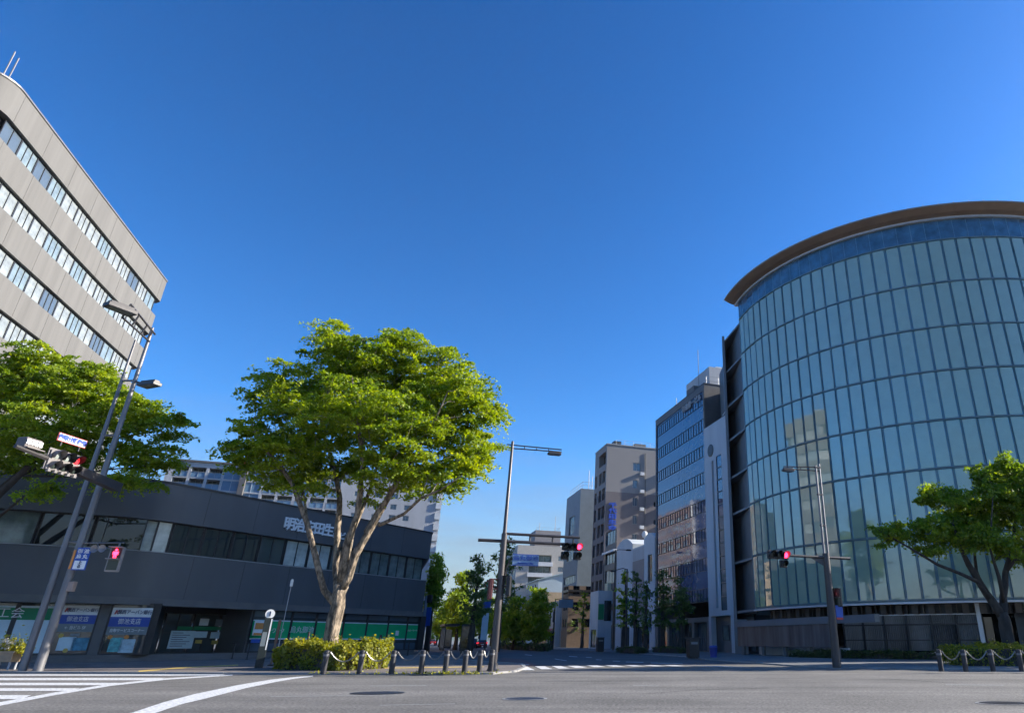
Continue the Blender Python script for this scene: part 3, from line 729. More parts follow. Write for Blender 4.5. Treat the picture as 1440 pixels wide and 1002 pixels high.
# raised name on the parapet
MW = rotm(DDg); uo = on_line(399, 736, DPt, DDg); un = on_line(468, 745, DPt, DDg)
cw = (un[0]-uo[0])/5
for i, ch in enumerate('明治安田生命'):
    if i < 5: text(ch, cw*1.12, WHITE, dk, MW @ Vector((uo[0]+cw*(i+.5), -.06, uo[1]-.0)), math.atan2(DDg.y, DDg.x), bold=.03, ext=.05)
    else: text('の命ビル'[1:], cw*.7, WHITE, dk, MW @ Vector((uo[0]+cw*(i+1.1), -.06, uo[1]-.25)), math.atan2(DDg.y, DDg.x), bold=.02, ext=.05)

# ---- apartment block behind it
AW, AH, AD = 44., 29.5, 40.
ap = thing('apartment_building', 'long pale apartment block with glass balconies rising behind the charcoal bank building', 'apartment building', (-82.6, 109.7, 0), ROT)
bays = []; x = .6; pat = [1.9, 2.5, 2.3, 2.6, 2.6]; i = 0
fh = 1.95
ops = []; wops = []
BALG = glass('blue_balcony_glass', (.16, .27, .38), 1.7, .12)
glassbay = {3, 4}
bx = [1.0, 3.3, 6.0, 8.3, 11.4, 14.6, 17.2, 19.8, 22.4, 25.0, 27.4]
for i, (a, c) in enumerate(zip(bx, bx[1:])):
    pil = .55 if i % 2 else .28
    for f in range(14):
        z = AH-.9-(f+1)*fh
        if z < 1: break
        if i in (3, 4): ops.append((a+.15, z+.08, c-a-.3, fh-.16, {'pane': BALG, 'depth': .12, 'nv': 1, 'nh': 0, 'frame': WALLB, 'name': 'bay_window'}))
        else: ops.append((a+pil*.5, z+.12, c-a-pil, fh-.24, {'pane': GL_DIM, 'depth': 1.3, 'nv': 2, 'frame': FRAMEL}))
for f in range(14):
    z = AH-2.2-(f+1)*fh
    for u in ((29.6, 1.6), (33.0, 1.5), (36.0, 1.1), (38.4, 1.1)):
        ops.append((u[0], z, u[1], .95, {'pane': GL_SKY, 'depth': .15, 'frame': FRAMEL, 'nv': 1}))
aops = []
for f in range(14):
    z = AH-1.2-(f+1)*fh
    if z < 2: break
    for i in range(9): aops.append((.9+i*4.3, z, 2.9, 1.25, {'pane': GL_BLINDB if (i*7+f*3) % 4 else GL_SKY, 'depth': .2, 'frame': FRAMEL, 'nv': 1}))
w = MB(); facade(w, ap, M_south(), AW, AH, ops); w.face([(AW, AD, 0), (0, AD, 0), (0, AD, AH), (AW, AD, AH)]); w.face([(0, AD, 0), (0, 0, 0), (0, 0, AH), (0, AD, AH)]); w.build('wall', WALLG, ap)
w = MB(); facade(w, ap, Matrix.Translation((AW, 0, 0)) @ Matrix.Rotation(math.pi/2, 4, 'Z'), AD, AH, aops); w.build('brick_side_wall', mat('brown_brick', (.16, .115, .085), .85, var=.15, scale=1.5), ap)
MB().face([(0, 0, AH-.4), (AW, 0, AH-.4), (AW, AD, AH-.4), (0, AD, AH-.4)]).build('roof', LIPM, ap)
rb = {}
for i, (a, c) in enumerate(zip(bx, bx[1:])):
    if i in (3, 4): continue
    pil = .55 if i % 2 else .28
    for f in range(7):
        z = AH-.9-(f+1)*fh
        o = window(ap, Matrix.Translation((a+pil*.5, .04, z+.1)), c-a-pil, .98, BALG, FRAMEL, 1, 0, .05, name='balcony_rail')
b = MB(); b.box(11.15, -.9, 4, 12.05, -.002, AH-.15); b.build('fin_tower', DGREY, ap); MB().box(11.1, -1.3, AH-.15, 12.1, -.0, AH+.15).build('fin_cap', WHITE, ap); MB().box(11.1, -1.36, AH-.1, 12.1, -1.3, AH+.1).build('red_stripe', REDM, ap)
MB().box(-.2, -.25, AH-.18, AW, .0, AH+.12).build('roof_slab', LIPM, ap)
for f in range(14): MB().box(AW+.0, -.2, AH-1.6-f*fh, AW+1.0, .6, AH-.4-f*fh).build('corner_bay_window', mat('white_bay_panel', (.66, .67, .66), .4, var=.12, scale=1), ap)
MB().box(AW+.02, .0, 0, AW+.95, 1.2, AH).build('corner_bay', WALLG, ap)
MB().tube([(8.2, 2, AH), (8.2, 2, AH+3.4)], .05, 6).build('antenna', WHITE, ap)

# ---- cylindrical glass building on the right
GC = Vector((28.1, 66.3, 0)); GR = 19.8
gb = thing('glass_building', 'large drum shaped building with teal glass curtain wall and brown overhanging roof rim', 'glass building', GC)
RINGS = [3.78, 8.2, 12.85, 16.5, 20.45, 24.15, 28.1, 32.1, 34.0]
A0, A1, DA = -167.5, -18.0, 3.27
NP_ = int((A1-A0)/DA)
def pol(a, r): return (r*math.cos(R_(a)), r*math.sin(R_(a)))
rnd = random.Random(21)
for k in range(7):
    z0, z1 = RINGS[k]+.10, RINGS[k+1]-.10
    b = MB(); 
    for i in range(NP_):
        a = A0+i*DA; j = rnd.uniform(-.02, .02); j2 = rnd.uniform(-.012, .012)
        p, q = pol(a+.30, GR+j), pol(a+DA-.30, GR+j+j2); j3 = rnd.uniform(-.015, .015)
        p2, q2 = pol(a+.30, GR+j+j3), pol(a+DA-.30, GR+j+j2+j3)
        b.face([(*p, z0), (*q, z0), (*q2, z1), (*p2, z1)])
    b.build('glass_band', GL_TEAL, gb)
b = MB()
for i in range(NP_):
    a = A0+i*DA; p, q = pol(a, GR+.0), pol(a+DA, GR+.0); b.face([(*p, RINGS[7]+.1), (*q, RINGS[7]+.1), (*q, RINGS[8]), (*p, RINGS[8])])
b.build('clear_top_band', glass('clear_top_glass', (.045, .115, .18), 2.0, .03, var=.5), gb)
b = MB(); n = 90
arc = [A0+(A1-A0)*i/n for i in range(n+1)]
for a, c in zip(arc, arc[1:]): b.face([(*pol(a, GR-.16), 3.78), (*pol(c, GR-.16), 3.78), (*pol(c, GR-.16), 34.0), (*pol(a, GR-.16), 34.0)])
b.build('inner_glass', GL_NAVY, gb, smooth='all')
TRIM = mat('dark_teal_mullion', (.20, .34, .40), .4, .2, var=.1); TRIM2 = mat('grey_ring_trim', (.26, .32, .33), .4, .2, var=.1)
def ring(r0, r1, z0, z1, name, m, a0=A0, a1=A1, n=90):
    b = MB(); aa = [a0+(a1-a0)*i/n for i in range(n+1)]
    for a, c in zip(aa, aa[1:]):
        P = [pol(a, r0), pol(c, r0), pol(c, r1), pol(a, r1)]
        b.face([(*P[3], z0), (*P[2], z0), (*P[2], z1), (*P[3], z1)]); b.face([(*P[0], z1), (*P[1], z1), (*P[2], z1), (*P[3], z1)][::-1]); b.face([(*P[0], z0), (*P[1], z0), (*P[2], z0), (*P[3], z0)])
    return b.build(name, m, gb, smooth=True)
for z in RINGS[:8]:
    ring(GR-.1, GR+.08, z-.055, z-.02, 'floor_ring', TRIM); ring(GR-.1, GR+.07, z+.02, z+.05, 'floor_ring', TRIM2)
mm = None
for i in range(NP_+1):
    a = A0+i*DA
    if mm is None:
        o = MB().box(-.05, -.012, 3.9, .03, .012, 33.9).build('mullion', TRIM, gb); mm = o.data
    else: o = bpy.data.objects.new('mullion', mm); link(o, gb)
    o.location = (*pol(a, GR-.02), 0); o.rotation_euler = (0, 0, R_(a))
# roof rim: white lip, copper soffit rising outwards, thin edge
def rim(prof, name, m, n=110, a0=-169.5, a1=-10.):
    b = MB(); aa = [a0+(a1-a0)*i/n for i in range(n+1)]
    for a, c in zip(aa, aa[1:]):
        for (r0, z0), (r1, z1) in zip(prof, prof[1:]): b.face([(*pol(a, r0), z0), (*pol(c, r0), z0), (*pol(c, r1), z1), (*pol(a, r1), z1)])
    return b.build(name, m, gb, smooth=True)
rim([(GR-.3, 34.0), (GR+.22, 34.0), (GR+.22, 34.18)], 'roof_lip', LIPW)
rim([(GR+.22, 34.18), (GR+.7, 34.3), (GR+1.3, 34.62)], 'copper_soffit', COPPER)
rim([(GR+1.3, 34.62), (GR+1.34, 34.74), (GR+.8, 34.85), (GR-3, 35.2), (.5, 35.5)], 'roof', mat('roof_metal', (.22, .21, .2), .5, .4, var=.1))
b = MB()
for a in np.arange(-174, -12, 3.27): p = pol(a, GR+1.28); b.tube([(*p, 34.7), (*p, 34.9)], .025, 5)
b.build('lightning_stud', STEEL, gb)
# closed sides behind the drum
side = MB(); q0 = pol(A0, GR-.1); q1 = pol(A1, GR-.1)
lf = FP+AV*1.2-GC; lb = FP+AV*8-GC+OB*1.2
side.prism([q0, (q0[0]+.15, q0[1]), (lb.x+2, lb.y), (lb.x, lb.y)], 3.4, 31.6)
side.prism([(lb.x+2, lb.y), q1, (q1[0]+2, q1[1]+26), (lb.x+14, lb.y+24)][::1], 0, 31.4)
side.build('rear_wall', mat('shadow_grey_panel', (.10, .115, .125), .5, .2, var=.1), gb)
# fin at the left end with floor ledges
f0 = at(1027, 700, 66.5)-GC; FINM = mat('blue_grey_panel', (.16, .18, .20), .5, .2, var=.1, scale=.6)
fe = Vector((f0.x, f0.y, 0)); MF = Matrix.Translation(fe) @ rotm(Vector((.10, 1, 0)))
b = MB(); b.merge(MB().box(0, -.13, 0.2, 4.0, .13, 32.3), MF); b.build('end_fin', FINM, gb)
for z in RINGS[:8]:
    zt = min(z, 31.9)
    b = MB(); b.prism([(fe.x+.12, fe.y+.3), (q0[0]-.02, q0[1]), (q0[0]+.4, q0[1]+5), (fe.x+.5, fe.y+3.8)], zt-.22, zt-.02); b.build('ledge', FINM, gb)
b = MB(); b.prism([(fe.x+.3, fe.y+3.6), (q0[0]+.2, q0[1]+3.2), (q0[0]+.4, q0[1]+3.5), (fe.x+.3, fe.y+3.9)], .3, 31.8); b.build('recess_wall', mat('shadow_grey_panel', (.10, .115, .125), .5, .2, var=.1), gb)
# underside, louvred frieze and ribbed screen wall
b = MB(); aa = [A0+(A1-A0)*i/n for i in range(n+1)]
for a, c in zip(aa, aa[1:]): b.face([(*pol(a, GR+.1), 3.66), (*pol(c, GR+.1), 3.66), (*pol(c, GR-5), 3.62), (*pol(a, GR-5), 3.62)][::-1])
b.build('soffit', LIPM, gb)
ring(GR-.2, GR+.16, 3.56, 3.69, 'bottom_edge', LIPW)
b = MB()
for i in range(2*NP_):
    a = A0+6+i*DA/2; p = pol(a, GR-.75); 
    b.cbox((*p, 3.22), .5, .42 if i % 2 else .06, .62, Matrix.Rotation(R_(a), 3, 'Z'))
b.build('louvre', mat('brown_louvre', (.10, .078, .06), .6, .1, var=.25), gb)
ring(GR-1.6, GR-1.1, 2.9, 3.6, 'frieze_back', FRAME, A0+3, A1)
AE = -109.
def rib_ring(r, z0, z1, a0, a1, name, m, step=.42, amp=.06):
    b = MB(); a = a0; k = 0
    while a < a1:
        p, q, s = pol(a, r), pol(a+step*.5, r+amp), pol(min(a+step, a1), r)
        b.face([(*p, z0), (*q, z0), (*q, z1), (*p, z1)]); b.face([(*q, z0), (*s, z0), (*s, z1), (*q, z1)]); a += step
    return b.build(name, m, gb)
rib_ring(GR-.9, 2.28, 2.84, A0+30, AE, 'screen_frieze', MESHM); 
RIB2 = mat('dark_screen_panel', (.10, .112, .128), .3, .7, var=.5, scale=.5, stretch=(1.5, 1.5, .2))
k = 0
for a in np.arange(A0+30, AE-1, 4.9):
    rib_ring(GR-.9, .55, 2.18, a+.1, min(a+4.8, AE), 'screen_panel', MESHM if k in (3, 5, 6) else RIB2); k += 1
ring(GR-1.0, GR-.8, 2.18, 2.28, 'screen_rail', FRAME, A0+30, AE); ring(GR-1.0, GR-.82, 1.2, 1.26, 'screen_rail', FRAME, A0+30, AE); ring(GR-.98, GR-.84, 2.84, 2.92, 'screen_rail', LIPW, A0+30, AE)
for a in np.arange(A0+30, AE+1, 4.9):
    p = pol(a, GR-.86); b = MB(); b.cbox((*p, 1.55), .14, .10, 2.6, Matrix.Rotation(R_(a), 3, 'Z')); b.build('screen_post', FRAME, gb)
b = MB(); ring(GR-6, GR-5.2, .1, 3.62, 'lobby_wall', GL_DARK, A0+4, A1)
# straight streaked wall at the left end of the base
p0 = at(1037, 890, 63.5)-GC; p1 = at(1167, 890, 50.6)-GC
d = (Vector((p1.x, p1.y, 0))-Vector((p0.x, p0.y, 0))); MW2 = Matrix.Translation((p0.x, p0.y, 0)) @ rotm(d)
b = MB(); b.merge(MB().box(0, 0, .75, d.length, .3, 2.3), MW2); b.build('streaked_wall', mat('streaked_metal', (.10, .112, .128), .4, .3, var=.6, scale=.9, stretch=(1.4, 1.4, .16), detail=5), gb)
b = MB(); b.merge(MB().box(-.1, -.12, 2.3, d.length+5.2, .3, 2.78), MW2); b.build('wall_beam', FINM, gb)
for k in range(5):
    b = MB(); b.merge(MB().box(.6+k*3.4, .05, .05, .95+k*3.4, .28, .75), MW2); b.build('wall_footing', LIPM, gb)
b = MB(); b.merge(MB().box(1.2, 1.4, .1, d.length, 1.6, .72), MW2); b.build('white_skirting', WALLW, gb)
b = MB(); b.prism([(fe.x-.2, fe.y-.2), (fe.x+1.0, fe.y-.5), (fe.x+.8, fe.y+4), (fe.x+.2, fe.y+3)], .05, 3.0); b.build('end_pier', FINM, gb)
for a, m in ((-108.6, LIPW), (-104.2, LIPW), (-99.4, TRIM2), (-98., TRIM2), (-94, LIPW), (-89, LIPW), (-84, LIPW), (-74, LIPW)):
    p = pol(a, GR-.85); b = MB(); b.cbox((*p, 1.82), .34, .28, 3.5, Matrix.Rotation(R_(a), 3, 'Z')); b.build('entrance_post', m, gb)
for a0, a1 in ((-101., -98.), (-96.5, -92.)):
    ring(GR-2.0, GR-1.8, .1, 3.0, 'entrance_panel', FINM, a0, a1, 6)

# ---- slim white building between the drum and the blue office
p = street(3.6)
sw = thing('slim_building', 'slim white curved front building with a mullioned glass strip beside the glass drum', 'building', p-OB*.4, ROT)
hz_ = on_line(998, 601, FP, AV)[1]; zb_ = 3.6
ops = [(3.9, zb_+.8, .5, hz_-zb_-5.2, {'pane': GL_DARK, 'depth': .7, 'frame': FRAME, 'nv': 0, 'nh': 0})]
for k in range(12):
    h = (hz_-zb_-4.6)/12; ops.append((.95, zb_+.5+k*h, 1.35, h-.02, {'pane': GL_BLUE if k > 6 else GL_SKY, 'depth': .08, 'nv': 0, 'fw': .06}))
# avenue face u runs from the far end (0) to the near end
DYs = 6.1
block(sw, 12, DYs, hz_, WALLB, (), [(DYs-3.0-(o[0]-.95), *o[1:]) for o in ops[1:]] + [(1.9, *ops[0][1:])], z0=zb_)
b = MB(); b.lathe([(0.02, 0), (.75, .0), (.75, .06), (.6, .09), (.05, .09)], 20); o = b.build('round_emblem', FRAME, sw); o.location = (-.0, 4.3, hz_-3.1); o.rotation_euler = (0, -math.pi/2, 0)
MB().box(.9, .05, .05, 12, DYs-.05, zb_).build('ground_floor_wall', FINM, sw)
MB().box(-.1, .1, .05, .5, .8, zb_).build('pier', WALLB, sw); MB().box(-.1, DYs-.7, .05, .5, DYs-.1, zb_).build('pier', WALLB, sw)
window(sw, Matrix.Translation((.88, 4.6, 1.2)) @ Matrix.Rotation(-math.pi/2, 4, 'Z'), 1.5, 1.5, GL_DIM, FRAME, 0, 0)
b = MB(); b.tube([(.6, 1, hz_), (.6, 1, hz_+2.6)], .05, 5); b.tube([(.6, 2, hz_+.6), (.6, 1, hz_+1.0), (.6, 1.0, hz_+2)], .04, 5); b.build('antenna', WHITE, sw)

# ---- office with the blue mirror front
ZB = lambda y: on_line(988.5, y, FP, AV)[1]
bo = thing('blue_glass_office', 'dark office block whose avenue front is blue mirror glass with four window rows', 'office building', street(10.0), ROT)
BH, BDX, BDY = 30.9, 19., 16.8
rows = [(551.5, 567.9), (587.6, 605), (625, 641.4), (663, 680)]
aops = []; nw = 20
vals = [(ZB(y1), ZB(y0)) for y0, y1 in rows]
pit = vals[2][0]-vals[3][0]
for k in range(1, 5): vals.append((vals[3][0]-pit*k, vals[3][1]-pit*k))
wall = MB()
u0, u1 = .35, BDY-.5
ZT = vals[0][1]+.25; ZL = 3.6
facade(wall, bo, M_south(), BDX, BH, [(9.0, BH-6.6, .9, 3.6, {'nv': 0, 'nh': 2}), (9.2, BH-10.3, .8, 1.8, {'nv': 0}), (9.2, BH-14.3, .8, 1.8, {'nv': 0}), (5.2, BH-14.3, .8, 1.8, {'nv': 0})])
facade(wall, bo, M_avenue(BDY), BDY, BH, [(u0, ZL, u1-u0, ZT-ZL, {'blank': 1, 'depth': .12}), (.8, .1, 3.2, 3.0, {'pane': GL_DARK, 'depth': .5, 'nv': 2}), (4.6, .1, 3.2, 3.0, {'pane': GL_SHOP, 'depth': .5, 'nv': 2}), (8.4, .1, 3.2, 3.0, {'pane': GL_DARK, 'depth': .5, 'nv': 2}), (12.2, .1, 3.4, 3.0, {'pane': GL_SKY, 'depth': .5, 'nv': 5})])
wall.face([(BDX, 0, 0), (BDX, BDY, 0), (BDX, BDY, BH), (BDX, 0, BH)]); wall.face([(BDX, BDY, 0), (0, BDY, 0), (0, BDY, BH), (BDX, BDY, BH)])
wall.build('wall', DGREY, bo)
MB().face([(0, 0, BH-.3), (BDX, 0, BH-.3), (BDX, BDY, BH-.3), (0, BDY, BH-.3)]).build('roof', LIPM, bo)
MB().box(-.05, -.05, BH, BDX, BDY, BH+.12).build('coping', FRAME, bo)
MB().box(-.06, .02, .1, .25, .32, BH-.5).build('edge_pilaster', mat('brown_grey_stone', (.16, .14, .125), .6, var=.12), bo)
MA = M_avenue(BDY) @ Matrix.Translation((0, .12, 0))
wn = (u1-u0)/nw; rnd = random.Random(5)
edges = [ZL]+sorted([v for r in vals for v in r if v > ZL+.2])+[ZT]
for r, (z0, z1) in enumerate(vals):
    if z0 < ZL: continue
    for i in range(nw//2):
        window(bo, MA @ Matrix.Translation((u0+2*i*wn, .0, z0)) @ Matrix.Rotation(R_(rnd.uniform(-.15, .15)), 4, 'Z'), 2*wn, z1-z0, GL_BLUE, FRAME, 1, 0, .05)
sp = [(ZT, vals[0][1])] + [(a[0], b_[1]) for a, b_ in zip(vals, vals[1:])]
for hi, lo_ in sp:
    if hi < ZL+.3: continue
    lo_ = max(lo_, ZL)
    b = MB()
    for i in range(nw//2):
        j = rnd.uniform(-.004, .004); b.merge(MB().face([(u0+2*i*wn, .0+j, lo_), (u0+2*(i+1)*wn, .0-j, lo_), (u0+2*(i+1)*wn, .0-j, hi), (u0+2*i*wn, .0+j, hi)]), MA)
    b.build('spandrel_glass', GL_BLUE2, bo)
for k, ch in enumerate('御池第一ビル'): text(ch, .95, WALLG, bo, (-.06, 6.4-k*1.0, BH-1.45), -math.pi/2, bold=.02, ext=.05)
pt = MB(); pt.box(1.6, 1.6, BH-.3, 14, 9, BH+3.2); pt.build('penthouse', WALLG, bo); MB().box(.7, 4.6, BH-.3, 1.55, 7, BH+1.5).build('plant_box', LIPM, bo)
MB().box(3, 2.4, BH+3.2, 10, 7, BH+3.7).build('penthouse_top', WALLW, bo)
railing(bo, [(.6, .5, BH), (16, .5, BH)], 1.3)
MB().tube([(.9, 3.4, BH), (.9, 3.4, BH+6.2)], .045, 6).build('mast', STEEL, bo)
MB().tube([(.4, 9.8, BH), (.4, 9.8, BH+1.4)], .05, 6).build('mast', WHITE, bo)

# ---- curved top pale house front
s0 = 27.1
cp = thing('curved_roof_building', 'pale blue narrow building with two wavy curved roof tops beside the blue mirror office', 'building', street(s0), ROT)
H1 = on_line(900, 742, FP, AV)[1]; DYc = 16.8
def arch(x0, x1, z0, z1, n=10): return [(x0+(x1-x0)*i/n, z0+(z1-z0)*math.sin(math.pi*(.12+.62*i/n))) for i in range(n+1)]
w = MB(); facade(w, cp, M_south(), 12, H1-3, [])
facade(w, cp, M_avenue(DYc), DYc, H1-2.6, [(3.4, H1-7.2, 2.6, 1.6, {'pane': GL_DIM, 'nv': 1}), (4.0, H1-13.5, 1.4, 3.2, {'nv': 0}), (11.6, H1-13.4, 1.1, 2.8, {'nv': 0}), (14.0, H1-7.8, 1.8, 3.6, {'nv': 1}), (14.4, H1-14, 1.2, 2.4, {'nv': 0}), (2.6, .2, 4, 2.8, {'nv': 3, 'depth': .6}), (8.6, .2, 6.2, 2.8, {'nv': 4, 'depth': .6})])
w.face([(12, 0, 0), (12, DYc, 0), (12, DYc, H1-3), (12, 0, H1-3)]); w.face([(0, DYc, 0), (12, DYc, 0), (12, DYc, H1-2.6), (0, DYc, H1-2.6)])
w.build('wall', WALLB, cp)
for (y0, y1, hh, zz0) in ((9.2, DYc, 1.9, H1-2.6), (0, 4.2, 1.6, H1-2.8)):
    poly = [(y0+(y1-y0)*i/12, zz0+hh*math.sin(math.pi*(.1+.75*i/12))**.8) for i in range(13)]
    pr = [(y0, zz0-.3)]+poly+[(y1, zz0-.3)]
    b = MB(); b.face([(0-.02, y, z) for y, z in pr]); b.face([(6, y, z) for y, z in pr]); 
    for (ya, za), (yb, zb2) in zip(pr, pr[1:]): b.face([(-.02, ya, za), (6, ya, za), (6, yb, zb2), (-.02, yb, zb2)])
    b.build('curved_parapet', WALLB, cp)
MB().box(-.06, 4.2, 3.6, -.002, 9.0, H1-4.5).build('pink_bay', PINKL, cp)
MB().box(-.03, 4.2, H1-4.4, .4, 9.0, H1-2.8).build('balcony_wall', WALLG, cp)
b = MB(); b.lathe([(.01, -.5), (.3, -.4), (.45, 0), (.3, .4), (.01, .5)], 12); o = b.build('roof_ornament', WHITE, cp, smooth=True); o.location = (.5, 5.4, H1-1.0)
b = MB().tube([(.5, 5.4, H1-2.8), (.5, 5.4, H1-1.4)], .1, 6).build('roof_ornament_post', WHITE, cp)

# ---- small grey infill and the tall pink apartment tower
nf = thing('infill_building', 'very narrow dark glazed building squeezed between pale curved roof building and pink tower', 'building', street(44.2), ROT)
Hn = on_line(862, 776, FP, AV)[1]
block(nf, 8, 6.4, Hn, DGREY, (), grid(.6, 3.4, 5.0, 2.2, 0, 3.1, 1, 5, pane=GL_SKY, nv=2), par=.3)
MB().box(-.5, -.1, Hn, 8, 6.4, Hn+.3).build('roof_slab', WHITE, nf)
pk = thing('pink_apartment_tower', 'tall pinkish tiled apartment tower with pale upper floors and blue vertical lettering', 'apartment building', street(51.0), ROT)
PH, PDX, PDY = 33.8, 24., 7.4
def zs(x, y): return on_line(x, y, FP+AV*51, OB)
aops = []
for f in range(10):
    z = PH-3.6-f*3.1
    if z < 1: break
    h = 2.1 if f else 2.3
    if f == 0: aops.append((2.6, z+.2, 4.2, h, {'depth': 1.0, 'blank': 0, 'pane': GL_DARK, 'nv': 2}))
    else: aops += [(5.0, z, 1.75, h, {'depth': .9}), (2.9, z, 1.65, h, {'depth': .9}), (.4, z, 1.3, h, {'depth': .9})]
sops = []
for f in range(9):
    z = PH-4.4-f*3.15
    sops.append((5.0, z, 1.5 if f == 0 else .9, 1.5, {'pane': GL_SKY, 'nv': 1})); 
    if f > 1: sops.append((9.0, z+.1, .95, .95, {'pane': GL_DARK, 'nv': 1}))
w = MB(); facade(w, pk, M_south(), PDX, PH, sops, frame=FRAMEL); facade(w, pk, M_avenue(PDY), PDY, PH, aops)
w.face([(PDX, 0, 0), (PDX, PDY, 0), (PDX, PDY, PH), (PDX, 0, PH)]); w.face([(0, PDY, 0), (PDX, PDY, 0), (PDX, PDY, PH), (0, PDY, PH)])
for fi, f in enumerate(w.f): w.m[fi] = 0
PKM = bpy.data.materials.new('two_tone_tile'); PKM.use_nodes = True; nt = PKM.node_tree; bs = nt.nodes['Principled BSDF']; bs.inputs['Roughness'].default_value = .75
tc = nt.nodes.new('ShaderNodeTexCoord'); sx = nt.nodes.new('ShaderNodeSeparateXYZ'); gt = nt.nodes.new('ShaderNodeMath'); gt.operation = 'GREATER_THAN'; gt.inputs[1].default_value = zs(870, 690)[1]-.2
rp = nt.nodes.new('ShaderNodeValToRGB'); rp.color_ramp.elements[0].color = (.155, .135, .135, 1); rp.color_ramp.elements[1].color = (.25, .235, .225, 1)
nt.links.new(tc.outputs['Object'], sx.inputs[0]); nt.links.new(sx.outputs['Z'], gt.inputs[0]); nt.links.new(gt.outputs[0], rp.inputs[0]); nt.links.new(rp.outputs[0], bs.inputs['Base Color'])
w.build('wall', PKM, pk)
MB().face([(0, 0, PH-.2), (PDX, 0, PH-.2), (PDX, PDY, PH-.2), (0, PDY, PH-.2)]).build('roof', LIPM, pk)
MB().box(-.1, -.1, PH, PDX, PDY, PH+.2).build('coping', FRAMEL, pk)
for f in range(9):
    z = PH-3.4-f*3.1; MB().box(12.3, -1.2, z-1.5, 14.3, -.002, z-.1).build('balcony', PINKL if f < 2 else PINK, pk); MB().box(11.6, -.1, z-1.5, 12.25, -.004, z+1.1).build('stair_window', FRAME, pk)
railing(pk, [(1.8, .3, PH), (20, .3, PH), (20, 5, PH)], 1.1); MB().box(1.6, 1, PH, 3.0, 2.4, PH+1.1).build('roof_box', FRAME, pk)
uu = zs(861, 730)[0]; za, zb2 = zs(861, 706)[1], zs(861, 746)[1]
for k, ch in enumerate('千代田生命'): text(ch, (za-zb2)/5*.86, TXTB, pk, (uu, -.08, za-(k+.5)*(za-zb2)/5), 0, bold=.05, ext=.06, sx=1.75)

# ---- grey blue block further along
gy = thing('grey_blue_block', 'grey blue office block with panel front and roof aerials past the pink tower', 'office building', street(68.2), ROT)
GH, GDX, GDY = 29.2, 16., 11.4
sops = [(7.5, 24-k*3.3, .9, 1.7, {'nv': 0}) for k in range(7)]
aops = [(3.0, GH-8.2, 4.6, 3.6, {'pane': GL_SKY, 'nv': 3, 'nh': 1}), (2.6, GH-13.4, 5.6, 2.4, {'pane': GL_SKY, 'nv': 4})] + grid(1.0, 3.6, 9.0, 1.5, 0, 2.6, 1, 4, pane=GL_BLINDB, nv=6)
block(gy, GDX, GDY, GH, mat('blue_grey_render', (.19, .235, .27), .7, var=.1, scale=.8), sops, aops)
railing(gy, [(.5, 10.6, GH), (.5, .5, GH), (12, .5, GH)], 1.5)
b = MB()
for q in ((2, 1.5, 4.2), (3, 2.5, 3.2), (3.6, 1.5, 2.6), (8, 2, 2.0)): b.tube([(q[0], q[1], GH), (q[0], q[1], GH+q[2])], .06, 5)
b.build('aerials', STEEL, gy)

# ---- small fronts at street level between s = 46 and 110
bs_ = thing('shop_house', 'slim pale blue shop front with a tall green banner sign below the pink tower', 'shop', street(46.)-OB*2.2, ROT)
Hs = on_line(852, 832, street(46), AV)[1]
block(bs_, 6, 4.6, Hs, WALLB, [(1.0, 4.0, 1.2, 3.0, {'nv': 0})], [(.8, .2, 3, 2.6, {'nv': 1})], par=.3)
MB().box(.0, -.18, 4.2, .9, -.02, Hs-2).build('banner_sign', GREEND, bs_); MB().box(1.6, .5, Hs, 3.4, 2, Hs+1.2).build('roof_box', mat('cream_box', (.6, .58, .42), .6, var=.1), bs_)
br = thing('brown_building', 'small brown fronted building with dark roof edge below the grey blue block', 'building', street(64.)-OB*2.5, ROT)
Hb = on_line(822, 826, street(62)-OB*2.5, AV)[1]
block(br, 9, 4.2, Hb, BROWN, grid(.8, 3.4, 1.2, 1.4, 2.4, 2.8, 2, 3), grid(.6, 3.4, 1.1, 1.4, 1.6, 2.8, 2, 3), par=.3); MB().box(-.2, -.2, Hb, 9, 4.2, Hb+.4).build('roof_edge', FRAME, br)
wh = thing('white_shop_house', 'small white two storey shop with a red awning under the grey blue block', 'shop', street(80.5)-OB*.8, ROT)
block(wh, 9, 7, 8.6, WALLW, [(1, 5, 1.4, 1.6)], [(1.2, 4.6, 1.6, 2.2, {'nv': 1, 'nh': 1}), (4, 4.6, 1.6, 2.2, {'nv': 1, 'nh': 1}), (.8, .1, 5.2, 2.6, {'nv': 3, 'depth': .6})], par=.3)
MB().face([(-.02, .5, 3.4), (-.02, 6.5, 3.4), (-1.3, 6.5, 2.7), (-1.3, .5, 2.7)]).build('awning', REDM, wh)
